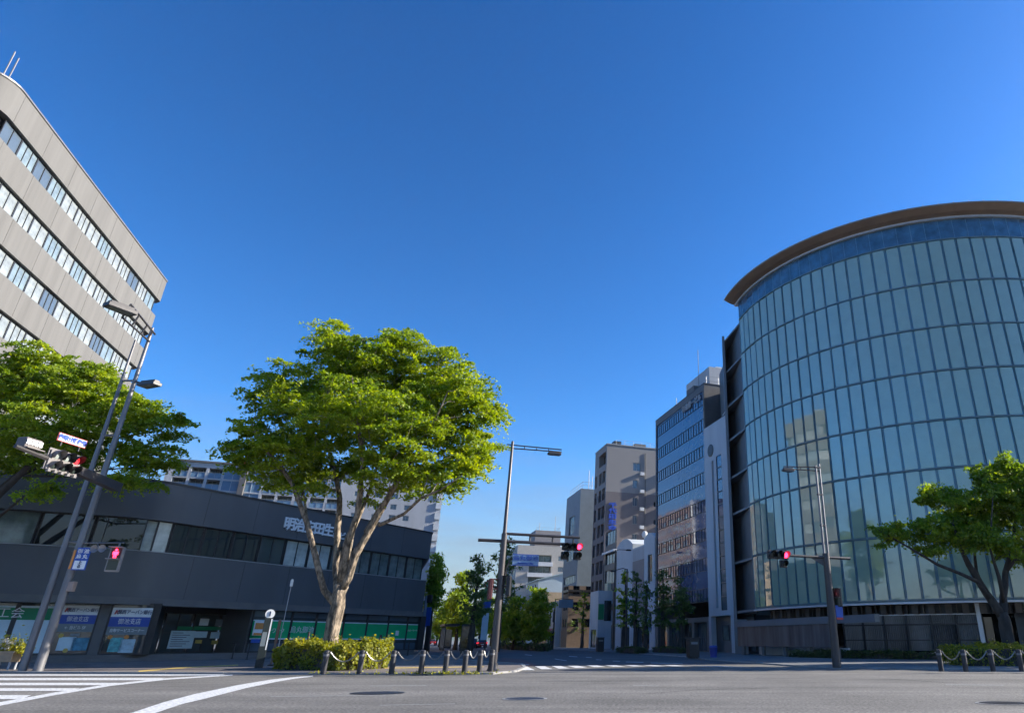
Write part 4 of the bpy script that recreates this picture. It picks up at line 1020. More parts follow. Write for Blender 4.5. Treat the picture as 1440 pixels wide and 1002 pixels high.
def gable_house(name, label, cat, loc, W, D, H, RH, wm, rm, rot=ROT, ops=(), aops=()):
    t = thing(name, label, cat, loc, rot); w = MB(); facade(w, t, M_south(), W, H, list(ops)); facade(w, t, M_avenue(D), D, H, list(aops))
    w.face([(W, 0, 0), (W, D, 0), (W, D, H), (W, 0, H)]); w.face([(0, D, 0), (W, D, 0), (W, D, H), (0, D, H)])
    w.face([(0, 0, H), (W, 0, H), (W/2, 0, H+RH)]); w.face([(0, D, H), (W, D, H), (W/2, D, H+RH)]); w.build('wall', wm, t)
    b = MB(); e = .35
    for sx in (-1, 1):
        xe = W/2+sx*(W/2+e); ze = H-RH*e/(W/2)
        b.face([(xe, -e, ze), (W/2, -e, H+RH), (W/2, D+e, H+RH), (xe, D+e, ze)]); b.face([(xe, -e, ze+.22), (W/2, -e, H+RH+.22), (W/2, D+e, H+RH+.22), (xe, D+e, ze+.22)])
        b.face([(xe, -e, ze), (W/2, -e, H+RH), (W/2, -e, H+RH+.22), (xe, -e, ze+.22)]); b.face([(xe, -e, ze), (xe, D+e, ze), (xe, D+e, ze+.22), (xe, -e, ze+.22)])
    b.build('roof', rm, t); return t
PBL = mat('pale_blue_roof', (.40, .50, .52), .45, .1, var=.08)
gp = street(103.9)
g1 = gable_house('gabled_hall', 'pale blue gabled building with low roof standing above a tan wall beyond the trees', 'building', (gp.x, gp.y, 0), 12, 14, on_line(760, 815, gp, OB)[1], 1.6, mat('pale_blue_cladding', (.42, .50, .53), .6, var=.08), PBL, aops=grid(1, 4, 1.6, 1.6, 3, 4, 4, 3))
zz1 = on_line(775, 832, gp, OB)[1]
MB().box(-.05, -.06, 0.05, 12.02, -.003, zz1).build('tan_lower_wall', TAN, g1); MB().box(3, -.12, 2, 5, -.07, 4).build('window', GL_DARK, g1)
gable_house('tiled_house', 'low dark house with pale tiled roof beyond the median trees', 'house', street(93.)-OB*1.2, 8, 6.5, 5.8, 2.4, mat('dark_timber', (.07, .055, .045), .8, var=.2), mat('grey_roof_tile', (.30, .30, .31), .7, var=.15), ops=[(1, 3, 2, 1.4, {'nv': 2}), (4.6, 3, 2, 1.4, {'nv': 2})], aops=[(.6, .1, 5, 2.4, {'nv': 4, 'depth': .5}), (1, 3.4, 2, 1.4)])
# ---- pale block with stacked balconies closing the view
cb = thing('balcony_block', 'large pale apartment block with stacked balconies and rooftop tower closing the avenue view', 'apartment building', street(136.), ROT)
CH, CDX, CDY = 26.4, 46., 21.
sops = []
for f in range(8):
    z = CH-4.6-f*3.0
    if z < 1: break
    sops += [(3.6, z, 6.4, 2.1, {'pane': GL_DIM, 'depth': 1.2, 'nv': 2, 'frame': FRAMEL}), (12.0, z+.6, 2.6, 1.4, {'pane': GL_SKY, 'frame': FRAMEL}), (24.6, z, 1.1, 1.9, {'nv': 0}), (27.2, z, 1.1, 1.9, {'nv': 0}), (32.4, z, 3.2, 1.9, {'nv': 1})]
aops = grid(1.5, CH-23, 4.2, 1.6, 6.4, 3.0, 3, 7, pane=GL_DIM)
block(cb, CDX, CDY, CH, BEIGE, sops, aops)
for f in range(8):
    z = CH-4.6-f*3.0; MB().box(3.2, -.5, z-1.0, 10.4, -.004, z+.1).build('balcony', WALLW, cb)
MB().box(18, 2, CH-.4, 22, 6, CH+.2).build('roof_slab', WALLG, cb)
MB().box(5.0, 1, CH-.4, 12.6, 8, CH+4.6).build('roof_tower', PINKL, cb); MB().box(20, 1, CH-.4, 33, 9, CH+2.2).build('penthouse', BEIGE, cb); MB().box(22.5, .94, CH+.2, 27.5, 1.02, CH+1.8).build('window', GL_SKY, cb)
railing(cb, [(5.3, 1.3, CH+4.6), (12.3, 1.3, CH+4.6), (12.3, 7, CH+4.6)], 1.0); railing(cb, [(.4, .4, CH), (44, .4, CH)], 1.0, step=3)
b = MB()
for q in ((6.5, 3, 5), (11, 2, 7), (24, 3, 3.4), (30, 3, 6.5)): b.tube([(q[0], q[1], CH+2), (q[0], q[1], CH+2+q[2])], .07, 5)
b.build('aerials', STEEL, cb)
for root, pts in ((pk, ((6, 2, PH, 2.2, 1.6, 1.3), (11, 3, PH, 1.6, 1.4, 1.6), (15, 2, PH, 3, 2, 1.0))), (cp, ((7, 2, H1-2.7, 1.6, 1.2, 1.2), (8, 11, H1-2.6, 1.4, 1.2, 1.4))), (gy, ((5, 3, GH, 3, 2.4, 2.0), (10, 5, GH, 2, 2, 1.4))), (cb, ((15, 3, CH, 2.4, 2, 1.6), (36, 3, CH, 3, 2, 1.8), (41, 3, CH, 2, 2, 1.3))), (ap, ((14, 3, AH, 2.4, 2, 1.4), (24, 3, AH, 2, 1.6, 1.0), (34, 4, AH, 3, 2, 1.6)))):
    for x, y, z, a, c, h in pts: MB().box(x, y, z-.4, x+a, y+c, z+h).build('roof_unit', LIPM, root, bevel=.03)
for root, x, z1 in ((pk, 7.4, PH-1), (pk, 10.9, PH-1), (gy, 4.2, GH-1), (gy, 6.4, GH-1)): MB().tube([(x, -.09, .1), (x, -.09, z1)], .07, 6).build('drain_pipe', LIPM, root)
for f in range(6):
    for x in (6.3, 10.3): MB().box(x, -.45, PH-5.2-f*3.15, x+.75, -.02, PH-4.65-f*3.15).build('air_conditioner', WALLW, pk, bevel=.02)
# ---- lower blocks filling the avenue fronts (some seen only in the mirror glass)
for (s, nm, lb, dx, dy, h, m, k) in ((112, 'beige_office', 'plain beige office behind the pale gabled building on the avenue', 14, 20, 13, BEIGE, 3),):
    t = thing(nm, lb, 'building', street(s), ROT); block(t, dx, dy, h, m, grid(1, 3, 1.4, 1.5, 2.6, 3, 4, 3), grid(1, 3, 1.6, 1.6, 3, 3, 6, 3))
lp = DPt+DDg*DL+AV*27+OB*(-16)
t = thing('warm_beige_office', 'warm beige office on the left side of the avenue mirrored in the blue glass front', 'office building', (lp.x, lp.y, 0), ROT)
w = MB(); MR = Matrix.Translation((14, 0, 0)) @ Matrix.Rotation(math.pi/2, 4, 'Z')
facade(w, t, MR, 17, 13.5, grid(.8, 3.2, 1.9, 1.7, 2.7, 3.2, 6, 3)); w.box(0, .01, 0, 13.9, 16.99, 13.4); w.build('wall', TAN, t)
# ================================================================== TREES
def P3(x, y, Y, r): v = at(x, y, Y); return (v.x, v.y, v.z, r)
TB = gr(463, 938.5, SZ); TY = TB.y
main_limbs = [
    [(TB.x, TB.y, -.1, .50), (TB.x+.0, TB.y, .5, .36), P3(466, 895, TY, 0.303), P3(474, 850, TY, 0.310), P3(480, 822, TY, 0.316)],
    [P3(474, 850, TY, 0.193), P3(456, 830, TY-.3, 0.151), P3(445, 792, TY-.6, 0.138), P3(432, 733, TY-.9, 0.124), P3(410, 679, TY-1.2, 0.103), P3(392, 652, TY-1.4, 0.083), P3(368, 628, TY-1.7, 0.055), P3(352, 590, TY-2, 0.028)],
    [P3(478, 826, TY, 0.206), P3(473, 797, TY+.5, 0.172), P3(475, 743, TY+1.0, 0.138), P3(478, 700, TY+1.4, 0.117), P3(470, 657, TY+1.8, 0.089), P3(455, 610, TY+2.2, 0.055), P3(445, 560, TY+2.5, 0.028)],
    [P3(480, 822, TY, 0.220), P3(488, 765, TY-.5, 0.165), P3(503, 722, TY-1.0, 0.138), P3(510, 652, TY-1.6, 0.096), P3(504, 600, TY-2.2, 0.069), P3(495, 530, TY-2.5, 0.034)],
    [P3(481, 826, TY, 0.248), P3(494, 795, TY-.1, 0.206), P3(509, 762, TY-.3, 0.172), P3(534, 720, TY-.6, 0.138), P3(560, 672, TY-1.0, 0.110), P3(588, 632, TY-1.5, 0.076), P3(612, 590, TY-2, 0.041), P3(630, 550, TY-2.4, 0.021)],
    [P3(532, 738, TY-.6, 0.096), P3(568, 722, TY-1.4, 0.076), P3(592, 700, TY-2.2, 0.062), P3(620, 688, TY-3, 0.041), P3(650, 668, TY-3.6, 0.021)],
    [P3(514, 748, TY-.3, 0.138), P3(536, 712, TY+.6, 0.117), P3(554, 690, TY+1.2, 0.103), P3(602, 657, TY+2.0, 0.069), P3(650, 634, TY+2.6, 0.034)],
    [P3(486, 790, TY+.2, 0.138), P3(497, 745, TY+1.3, 0.110), P3(520, 690, TY+2.2, 0.089), P3(535, 640, TY+3, 0.062), P3(548, 580, TY+3.6, 0.034)],
    [P3(432, 733, TY-.9, 0.069), P3(428, 700, TY+.2, 0.055), P3(418, 660, TY+1.2, 0.034), P3(400, 610, TY+2, 0.021)]]
mb = [(480, 492, 52, 42, 0), (455, 472, 26, 24, 0), (548, 520, 72, 48, 1), (630, 565, 66, 58, -.5), (595, 560, 70, 55, 2), (668, 600, 40, 50, 0), (600, 650, 66, 34, -1), (640, 668, 36, 22, -1), (500, 580, 85, 55, -2.5),
      (440, 550, 62, 50, -1), (386, 545, 42, 32, 0), (362, 600, 34, 34, -1), (405, 630, 52, 26, -1.5), (555, 598, 70, 36, -3), (480, 600, 56, 30, 3), (440, 684, 18, 9, -1), (570, 660, 40, 24, 1.5), (692, 580, 18, 28, 0), (500, 540, 90, 60, 2.5), (420, 610, 50, 40, 2), (475, 655, 46, 20, 2.5), (535, 662, 40, 16, -2), (425, 645, 36, 22, 1), (345, 625, 24, 30, -1), (400, 676, 20, 12, -1), (565, 486, 44, 28, .5), (612, 516, 48, 34, 1), (660, 548, 34, 32, 0), (560, 645, 40, 16, -2.5), (505, 645, 36, 14, 3), (668, 640, 28, 26, 0), (450, 674, 28, 12, .5), (600, 690, 26, 9, -2.5), (545, 682, 22, 8, 1), (372, 662, 22, 12, -1.5), (340, 655, 14, 10, -1.5), (352, 640, 30, 24, -1), (388, 668, 28, 16, .5), (664, 652, 34, 28, -.5), (622, 678, 34, 14, -1.5), (428, 690, 22, 9, -1.2), (520, 700, 16, 7, 2)]
make_tree('broadleaf_tree', 'great spreading broadleaf tree with many pale limbs rising from the round hedge', TB, main_limbs,
          [blob(x, y, TY+dy, rx, ry) for x, y, rx, ry, dy in mb], LEAF1, BARK, 11, 960, 200, .16, (.45, 1.05), .22, br=.04, droop=.55, shell=.45)
LB = gr(-78, 943, SZ); LY = 33.5; LB = Vector((LB.x*LY/LB.y, LY, SZ))
left_limbs = [[(LB.x, LB.y, -.1, .5), P3(-76, 880, LY, .4), P3(-66, 800, LY, .34)],
    [P3(-66, 800, LY, .26), P3(-30, 725, LY, .2), P3(0, 694, LY-.3, .17), P3(35, 660, LY-.6, .14), P3(62, 632, LY-.8, .1), P3(105, 588, LY-1, .05)],
    [P3(-66, 800, LY, .26), P3(-28, 712, LY+.6, .19), P3(24, 668, LY+1, .14), P3(90, 640, LY+1.4, .09), P3(160, 616, LY+1.6, .05), P3(220, 606, LY+1.7, .03)],
    [P3(-50, 772, LY, .12), P3(0, 725, LY-1.2, .08), P3(32, 698, LY-1.8, .06), P3(70, 684, LY-2.2, .03)],
    [P3(-66, 800, LY, .28), P3(-50, 700, LY, .2), P3(-10, 620, LY, .14), P3(40, 560, LY, .08), P3(70, 520, LY, .04)],
    [P3(24, 668, LY+1, .08), P3(90, 670, LY, .06), P3(150, 660, LY-.2, .04), P3(205, 655, LY-.2, .02)]]
lb_ = [(30, 535, 62, 40, 0), (105, 545, 58, 42, 0), (170, 590, 62, 40, 0), (228, 606, 36, 34, 0), (60, 600, 70, 46, -1), (-40, 560, 60, 66, 0), (130, 636, 56, 26, .5), (212, 646, 38, 18, 0), (50, 505, 46, 22, 0), (185, 676, 44, 10, -.5), (-60, 650, 50, 40, 0), (20, 640, 50, 26, 1), (60, 690, 26, 7, -2), (150, 560, 40, 40, 1.5)]
make_tree('broadleaf_tree', 'leafy broadleaf tree at far left whose crown spreads behind the twin steel poles', LB, left_limbs,
          [blob(x, y, LY+dy, rx, ry) for x, y, rx, ry, dy in lb_], LEAF1, BARKD, 12, 600, 190, .165, (.45, 1.0), .24, br=.04, droop=.5)
RB = gr(1424, 933.5, .06); RY = RB.y
right_limbs = [[(RB.x, RB.y, -.1, .5), P3(1422, 912, RY, .34), P3(1415, 880, RY, .3), P3(1409, 862, RY, .29)],
    [P3(1409, 864, RY, .24), P3(1386, 833, RY, .2), P3(1362, 793, RY-.3, .15), P3(1350, 768, RY-.5, .1), P3(1340, 735, RY-.8, .05)],
    [P3(1392, 842, RY, .13), P3(1376, 818, RY-.5, .11), P3(1348, 805, RY-.9, .09), P3(1317, 793, RY-1.2, .075), P3(1274, 767, RY-1.6, .05), P3(1234, 744, RY-2, .025)],
    [P3(1410, 866, RY, .22), P3(1412, 840, RY+.2, .19), P3(1414, 805, RY+.4, .15), P3(1424, 765, RY+.6, .1), P3(1430, 710, RY+.7, .05)],
    [P3(1386, 833, RY, .12), P3(1373, 802, RY+.6, .1), P3(1370, 770, RY+1, .07), P3(1385, 720, RY+1.3, .04)],
    [P3(1412, 845, RY, .12), P3(1404, 810, RY-.8, .1), P3(1392, 770, RY-1.2, .06), P3(1396, 700, RY-1.5, .03)],
    [P3(1414, 805, RY+.4, .1), P3(1440, 770, RY, .08), P3(1475, 730, RY, .04)]]
rb_ = [(1252, 747, 28, 14, -1.6), (1300, 742, 38, 18, -1), (1350, 748, 46, 24, 0), (1304, 692, 26, 12, -.6), (1338, 705, 40, 20, 0), (1402, 694, 42, 34, 0), (1440, 712, 48, 46, 0), (1412, 650, 14, 15, 0), (1392, 668, 30, 18, .5), (1440, 672, 34, 26, 0), (1484, 720, 46, 54, 0), (1392, 762, 52, 18, -1), (1440, 775, 40, 18, 1), (1310, 772, 26, 8, -1), (1375, 725, 50, 30, 1.5), (1238, 768, 8, 8, -1.6)]
make_tree('maple_tree', 'maple like street tree with sunlit top at the right edge before the glass drum', RB, right_limbs,
          [blob(x, y, RY+dy, rx, ry) for x, y, rx, ry, dy in rb_], LEAF2, BARKD, 13, 640, 110, .19, (.35, .8), .45, br=.035, droop=.3, shell=.5)
def street_tree(name, label, bx, by, top, rx, lm, seed, sprays=60, per=50, ls=.34, lo=.30, bm=BARKD, group=None, w=(1., .9, .7, .45), Y=None, sr=(.6, 1.2)):
    b0 = gr(bx, by, .06)
    if Y: b0 = Vector((b0.x*Y/b0.y, Y, .06))
    tz = at(bx, top, b0.y).z; d = b0.y*CS/F; R = rx*d; h = tz
    limbs = [[(b0.x, b0.y, 0, .2+.012*h), (b0.x, b0.y, h*.4, .17), (b0.x+.1, b0.y, h*.75, .09), (b0.x, b0.y, h*.97, .03)]]
    bl = []
    for k, ww in enumerate(w):
        z = h*(lo+(1-lo)*(k+.5)/len(w)); bl.append(((b0.x, b0.y, z), (R*ww, R*ww, h*(1-lo)/len(w)*.75)))
    return make_tree(name, label, b0, limbs, bl, lm, bm, seed, sprays, per, ls, sr, .55, group, br=.03, shell=.7, droop=.1, upn=.4)
street_tree('ginkgo_tree', 'tall dark sparse ginkgo behind the black bus stop advertising column', 660, 917, 782, 27, LEAF3, 31, 84, 22, .32, .34, Y=66, w=(.8, 1., .8, .4), sr=(.4, .9))
street_tree('ginkgo_tree', 'tall loose ginkgo rising just behind the central traffic signal pole', 699, 913, 752, 26, LEAF3, 32, 90, 22, .34, .30, Y=84, w=(.7, 1., .9, .5), sr=(.4, .9))
street_tree('street_tree', 'yellow green pavement tree showing past the corner of the charcoal bank', 600, 914, 780, 14, LEAF4, 33, 90, 60, .34, .42, Y=82, w=(.9, 1., .9, .6))
street_tree('street_tree', 'bright yellow green tree behind the bus shelter', 640, 910, 806, 24, LEAF4, 34, 110, 60, .4, .25, Y=100, w=(1., 1., .8, .5))
street_tree('street_tree', 'small bright tree at the far left pavement below the hills', 618, 908, 842, 15, LEAF4, 35, 70, 50, .5, .3, Y=140)
street_tree('median_tree', 'round green median tree nearest the central pole, left of its twin', 722, 913, 842, 25, LEAF4, 36, 130, 60, .42, .22, Y=100, w=(.9, 1., .8, .5))
street_tree('median_tree', 'taller round green median tree beside the grey direction sign', 753, 914, 829, 23, LEAF4, 37, 140, 60, .42, .2, Y=98, w=(.9, 1., .85, .55))
street_tree('median_tree', 'dim green median tree further back between the central pole and its brighter neighbours', 708, 911, 850, 16, LEAF3, 38, 70, 50, .45, .25, Y=125)
for i, (x, top, rx, Y, lm, lb, sp) in enumerate(((877, 802, 13, 84, LEAF4, 'pavement ginkgo with yellow green tufts in front of the pale curved roof house', 52), (893, 806, 12, 78, LEAF3, 'thin dark ginkgo in front of the pink bay of the curved roof house', 46), (908, 812, 9, 74, LEAF3, 'very thin nearly bare ginkgo by the twin sign boards', 26), (932, 800, 16, 76, LEAF3, 'dark ginkgo against the left end of the blue mirror front', 60),
        (958, 806, 17, 73, LEAF3, 'dark ginkgo against the middle of the blue mirror front', 64), (818, 828, 9, 118, LEAF4, 'small yellow green tree before the brown fronted building', 40), (804, 850, 10, 128, LEAF3, 'small dark tree before the white shop with red awning', 36))):
    street_tree('ginkgo_tree', lb, x, 916, top, rx, lm, 50+i, sp, 24, .30, .30, Y=Y, group=None, w=(.9, 1., .8, .5), sr=(.35, .8))

for i, (x, top, rx, Y, lb) in enumerate(((632, 828, 15, 118, 'bright tree behind the left end of the bus shelter roof'), (648, 836, 15, 150, 'distant bright tree just above the black advertising panel'), (673, 826, 14, 132, 'bright tree showing left of the bus stop sign'),
        (690, 838, 14, 165, 'distant bright tree right behind the central mast foot'), (735, 856, 12, 150, 'distant tree seen between the two round median trees'), (772, 852, 11, 150, 'small distant tree right of the taller round median tree'), (613, 858, 10, 200, 'tiny distant tree at the left end of the vista'), (624, 850, 10, 175, 'small distant tree above the cars of the vista'))):
    street_tree('street_tree', lb, x, 909, top, rx, LEAF4, 90+i, 70, 46, .5, .22, Y=Y, w=(1., 1., .8, .5))
# ================================================================== HEDGES
a, b_ = gr(374, 941, SZ), gr(507, 942.4, SZ)
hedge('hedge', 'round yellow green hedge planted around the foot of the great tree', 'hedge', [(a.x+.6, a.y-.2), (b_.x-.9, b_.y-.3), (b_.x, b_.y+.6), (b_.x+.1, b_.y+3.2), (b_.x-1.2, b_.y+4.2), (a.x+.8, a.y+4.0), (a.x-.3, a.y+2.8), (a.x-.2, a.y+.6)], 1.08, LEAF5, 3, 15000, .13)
a, b_ = gr(1352, 936, .06), gr(1470, 936, .06)
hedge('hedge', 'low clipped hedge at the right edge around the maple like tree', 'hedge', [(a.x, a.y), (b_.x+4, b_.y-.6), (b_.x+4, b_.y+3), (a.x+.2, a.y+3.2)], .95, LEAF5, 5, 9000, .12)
a, b_ = gr(1045, 923.2, .06), gr(1360, 925, .06)
hp = [Vector((GC.x+math.cos(R_(t))*(GR+.6), GC.y+math.sin(R_(t))*(GR+.6))) for t in (-146, -136, -124, -112)]; ho = [Vector((GC.x+math.cos(R_(t))*(GR+2.2), GC.y+math.sin(R_(t))*(GR+2.2))) for t in (-112, -124, -136, -146)]
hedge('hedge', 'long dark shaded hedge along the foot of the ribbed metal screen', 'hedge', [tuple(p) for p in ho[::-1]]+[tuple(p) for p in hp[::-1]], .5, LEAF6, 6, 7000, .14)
a, b_ = gr(702, 912.8, .02), gr(768, 915.3, .02)
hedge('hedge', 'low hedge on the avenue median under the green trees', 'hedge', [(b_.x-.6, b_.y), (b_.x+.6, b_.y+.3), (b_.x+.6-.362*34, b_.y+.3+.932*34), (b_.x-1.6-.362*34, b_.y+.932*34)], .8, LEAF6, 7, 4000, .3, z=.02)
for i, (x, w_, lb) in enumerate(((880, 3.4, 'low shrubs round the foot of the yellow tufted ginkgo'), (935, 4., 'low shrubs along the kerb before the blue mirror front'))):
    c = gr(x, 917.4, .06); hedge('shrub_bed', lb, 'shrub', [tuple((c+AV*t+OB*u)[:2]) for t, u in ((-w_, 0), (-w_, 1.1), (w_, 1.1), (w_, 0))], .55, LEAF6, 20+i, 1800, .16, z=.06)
rng = np.random.default_rng(9); WP = []
for x in (452, 503, 549, 590, 624, 652, 672, 690, 610, 640, 600, 580):
    g = gr(x, 946.6, SZ)
    for k in range(22): WP.append((g.x+rng.normal()*.35, g.y+rng.normal()*.10, SZ+abs(rng.normal())*.05))
WP = np.array(WP); o = leaf_object('kerb_weeds', WP, np.c_[rng.normal(size=len(WP)), rng.normal(size=len(WP)), np.ones(len(WP))], np.full(len(WP), .12), rng.random(len(WP)), LEAF5, None, .4, rng); tag(o, kind='stuff')

# ================================================================== BOLLARDS AND CHAINS
def bollard_proto(h, r):
    b = MB(); b.lathe([(r, 0), (r, h-.05), (r*.94, h-.01), (r*.3, h+.015), (.001, h+.016)], 10); post = b
    t = thing('bollard', None, 'bollard'); post.build('post', BOLLM, t, smooth=True)
    b = MB(); b.lathe([(r+.012, h-.2), (r+.014, h-.15), (r+.012, h-.13)], 10); b.build('band', STEEL, t, smooth=True)
    for sx in (-1, 1): MB().tube([(sx*r, 0, h-.1), (sx*(r+.05), 0, h-.1)], .02, 6).build('chain_eye', CHAINM, t)
    return t
def chain(p, q, lab, grp, sag=.34):
    p, q = Vector(p), Vector(q); n = 44; pts = []; rad = []
    for i in range(n+1):
        t = i/n; v = p.lerp(q, t); v.z -= sag*4*t*(1-t); pts.append(v); rad.append(.032 if i % 2 else .014)
    c = p.lerp(q, .5); o = MB().tube([v-c for v in pts], rad, 5).build('chain', CHAINM); o.location = c
    tag(o, lab, 'chain', grp)
LBOL = [(452, 947.2), (503, 947.2), (548.3, 947.2), (590, 946.8), (624.3, 946.4), (651.6, 945.8), (672.5, 944.6), (689, 943.6)]
LLAB = ['first bollard of the left kerb row, below the thick tree trunk', 'second bollard along the kerb, before the hedge right of the trunk', 'third kerb bollard, standing just past the right end of the round hedge', 'fourth kerb bollard, below the right corner of the charcoal bank', 'fifth kerb bollard, below the small tree beside the bank corner', 'sixth kerb bollard, in front of the black advertising column', 'seventh kerb bollard, one before the central signal pole', 'last bollard of the left kerb row, touching the central signal pole base']
proto = bollard_proto(.80, .102); pos = []
for i, (x, y) in enumerate(LBOL):
    g = gr(x, y, SZ); g.y += .12; pos.append(g); t = proto if i == 0 else copy_tree(proto); t.location = g; t.rotation_euler = (0, 0, .05*i); t['label'] = LLAB[i]; t['group'] = 'bollards along the kerbs'
for i in range(7):
    chain(pos[i]+Vector((.13, 0, .76)), pos[i+1]+Vector((-.13, 0, .76)), ['pale chain sagging between the first and second kerb bollards before the hedge', 'pale chain between the second and third kerb bollards at the hedge end', 'longest clear pale chain, between the third and fourth kerb bollards', 'pale chain sagging between the fourth and fifth kerb bollards', 'pale chain between the fifth and sixth kerb bollards', 'short pale chain between the sixth and seventh kerb bollards', 'shortest pale chain, ending at the bollard by the central signal pole'][i], 'chains between the bollards', .34-.02*i)
RBOL = [(1326, 943.6), (1361, 944), (1399.5, 943.6), (1440, 943.4), (1484, 943.4)]
pos = []
for i, (x, y) in enumerate(RBOL):
    g = gr(x, y, SZ); g.y += .15; pos.append(g); t = copy_tree(proto); t.location = g
    t['label'] = ['leftmost bollard of the right pavement row, standing clear of the low hedge', 'right pavement bollard at the left end of the low hedge', 'right pavement bollard before the low hedge under the tree trunk', 'right pavement bollard cut by the right edge of the photo', 'right pavement bollard just beyond the photo edge by the hedge'][i]; t['group'] = 'bollards along the kerbs'
for i in range(4):
    chain(pos[i]+Vector((.13, 0, .76)), pos[i+1]+Vector((-.13, 0, .76)), ['dim chain between the two leftmost right pavement bollards', 'dim chain in front of the left part of the low right hedge', 'dim chain in front of the low hedge below the right tree', 'dim chain running out of the photo at the right edge'][i], 'chains between the bollards', .32)

# ================================================================== SIGNALS AND LAMPS
def signal_box(root, M, n=3, r=.15, lit=None, litm=LENS_R, sub=(), body=BLACK, visor=.26):
    """row of n lamps along local x, facing -y, centre at M; each lens and visor a part"""
    w = n*r*2.5; b = MB(); b.merge(MB().box(-w/2, 0, -r*1.3, w/2, .16, r*1.3), M); b.build('signal_housing', body, root, bevel=.04)
    for i in range(n):
        x = -w/2+r*1.25+i*r*2.5; lens(root, M @ Matrix.Translation((x, 0, 0)), r, litm if lit == i else LENS_OFF, body, visor)
    return w
def lens(root, M, r, m, body=BLACK, visor=.26):
    b = MB(); prof = [(r*.95, 0.), (r*.8, .02), (r*.45, .045), (.001, .055)]; lt = MB().lathe(prof, 16)
    b.merge(lt, M @ Matrix.Translation((0, -.005, 0)) @ Matrix.Rotation(math.pi/2, 4, 'X')); b.build('lens', m, root, smooth=True)
    v = MB(); n = 14
    for k in range(n):
        a0 = -.25*math.pi+1.5*math.pi*k/n; a1 = -.25*math.pi+1.5*math.pi*(k+1)/n
        l0 = visor*(.35+.65*max(0, math.sin((a0+.25*math.pi)/1.5))); l1 = visor*(.35+.65*max(0, math.sin((a1+.25*math.pi)/1.5)))
        for rr in (r*1.02, r*1.1):
            v.face([(rr*math.cos(a0), .0, rr*math.sin(a0)), (rr*math.cos(a1), 0, rr*math.sin(a1)), (rr*math.cos(a1), -l1, rr*math.sin(a1)), (rr*math.cos(a0), -l0, rr*math.sin(a0))])
    b = MB(); b.merge(v, M); b.build('visor', body, root, smooth=True)
def ped_signal(root, M, lit=True, body=BLACK):
    b = MB(); b.merge(MB().box(-.21, 0, -.42, .21, .16, .42), M); b.build('signal_housing', body, root, bevel=.03)
    b = MB(); b.merge(MB().box(-.16, -.02, .03, .16, .0, .37), M); b.build('upper_window', mat('ped_red_back', (.12, .01, .012), .3, var=0), root)
    if lit:
        f = MB(); f.lathe([(.04, -.01), (.04, .01)], 12); g = MB()
        g.merge(MB().lathe([(.001, 0), (.042, 0)], 12), M @ Matrix.Translation((0, -.028, .31)) @ Matrix.Rotation(math.pi/2, 4, 'X'))
        for q in ([(-.055, .14), (.055, .14), (.065, .26), (-.065, .26)], [(-.09, .15), (-.065, .15), (-.06, .255), (-.085, .255)], [(.065, .15), (.09, .15), (.085, .255), (.06, .255)], [(-.05, .045), (-.008, .045), (-.004, .15), (-.05, .15)], [(.008, .045), (.05, .045), (.05, .15), (.004, .15)]):
            g.merge(MB().face([(x, -.028, z) for x, z in q]), M)
        g.build('red_figure', LENS_R, root)
    b = MB(); b.merge(MB().box(-.16, -.02, -.37, .16, 0, -.03), M); b.build('lower_window', LENS_OFF, root)
    for z in (.39, -.01):
        b = MB(); b.merge(MB().box(-.2, -.2, z, .2, 0, z+.025), M); b.build('hood', body, root)
def lamp_head(root, M, L=.8, name='lamp_head'):
    w = L*.27; b = MB(); b.merge(MB().prism([(-L/2, -w), (L/2, -w*.8), (L/2, w*.8), (-L/2, w)], .0, L*.16), M); b.merge(MB().prism([(-L*.40, -w*.7), (L*.42, -w*.5), (L*.42, w*.5), (-L*.40, w*.7)], L*.16, L*.27), M); b.build(name, POLED, root, bevel=.02)
    b = MB(); b.merge(MB().prism([(-L*.42, -w*.8), (L*.42, -w*.65), (L*.42, w*.65), (-L*.42, w*.8)], -.02, -.001), M); b.build('lamp_glass', mat('lamp_glass', (.16, .16, .155), .2, var=.05), root)
def rel(v, P): return Vector(v)-Vector(P)

# central mast: signal bracket, lamp arm
CP = gr(690.5, 943, SZ); CP.y += .25
def cs(x, y): return on_line(x, y, CP, OB)
t = thing('signal_mast', 'tall brown grey mast on the left corner with double signal arm and a street lamp', 'traffic light', CP, ROT)
zt = cs(721, 622)[1]; zk = cs(707, 752)[1]
MB().tube([(0, 0, 0), (0, 0, zk)], [.155, .125], 14).build('lower_pole', POLEM, t, smooth=True)
MB().lathe([(.235, 0), (.235, .05), (.2, .1), (.19, .3)], 14).build('base_collar', POLED, t, smooth=True)
MB().tube([(0, 0, zk), (0, 0, zk+.05), (0, 0, zt)], [.125, .085, .06], 12).build('upper_pole', POLEM, t, smooth=True)
z1, z2 = cs(760, 754.5)[1], cs(760, 765)[1]; e1, e2 = cs(815, 757)[0], cs(820, 768)[0]; e0 = cs(672, 763)[0]
MB().tube([(0, 0, z1), (e1, 0, z1)], .062, 8).build('upper_arm', POLED, t, smooth=True); MB().tube([(e0, 0, z2), (e2-.5, 0, z2)], .07, 8).build('lower_arm', POLED, t, smooth=True)
for x in (745, 777, 806): s = cs(x, 760)[0]; MB().tube([(s, 0, z2), (s, 0, z1)], .04, 6).build('arm_strut', POLED, t)
s0, s1 = cs(790, 770)[0], cs(818, 770)[0]; zc = cs(805, 770.5)[1]
w = signal_box(t, Matrix.Translation(((s0+s1)/2, -.12, zc)), 3, (s1-s0)/7.5, lit=2)
lens(t, Matrix.Translation((s0+.17, -.02, zc-.38)), .13, LENS_OFF); lens(t, Matrix.Translation((s1-.17, -.02, zc-.38)), .13, LENS_OFF)
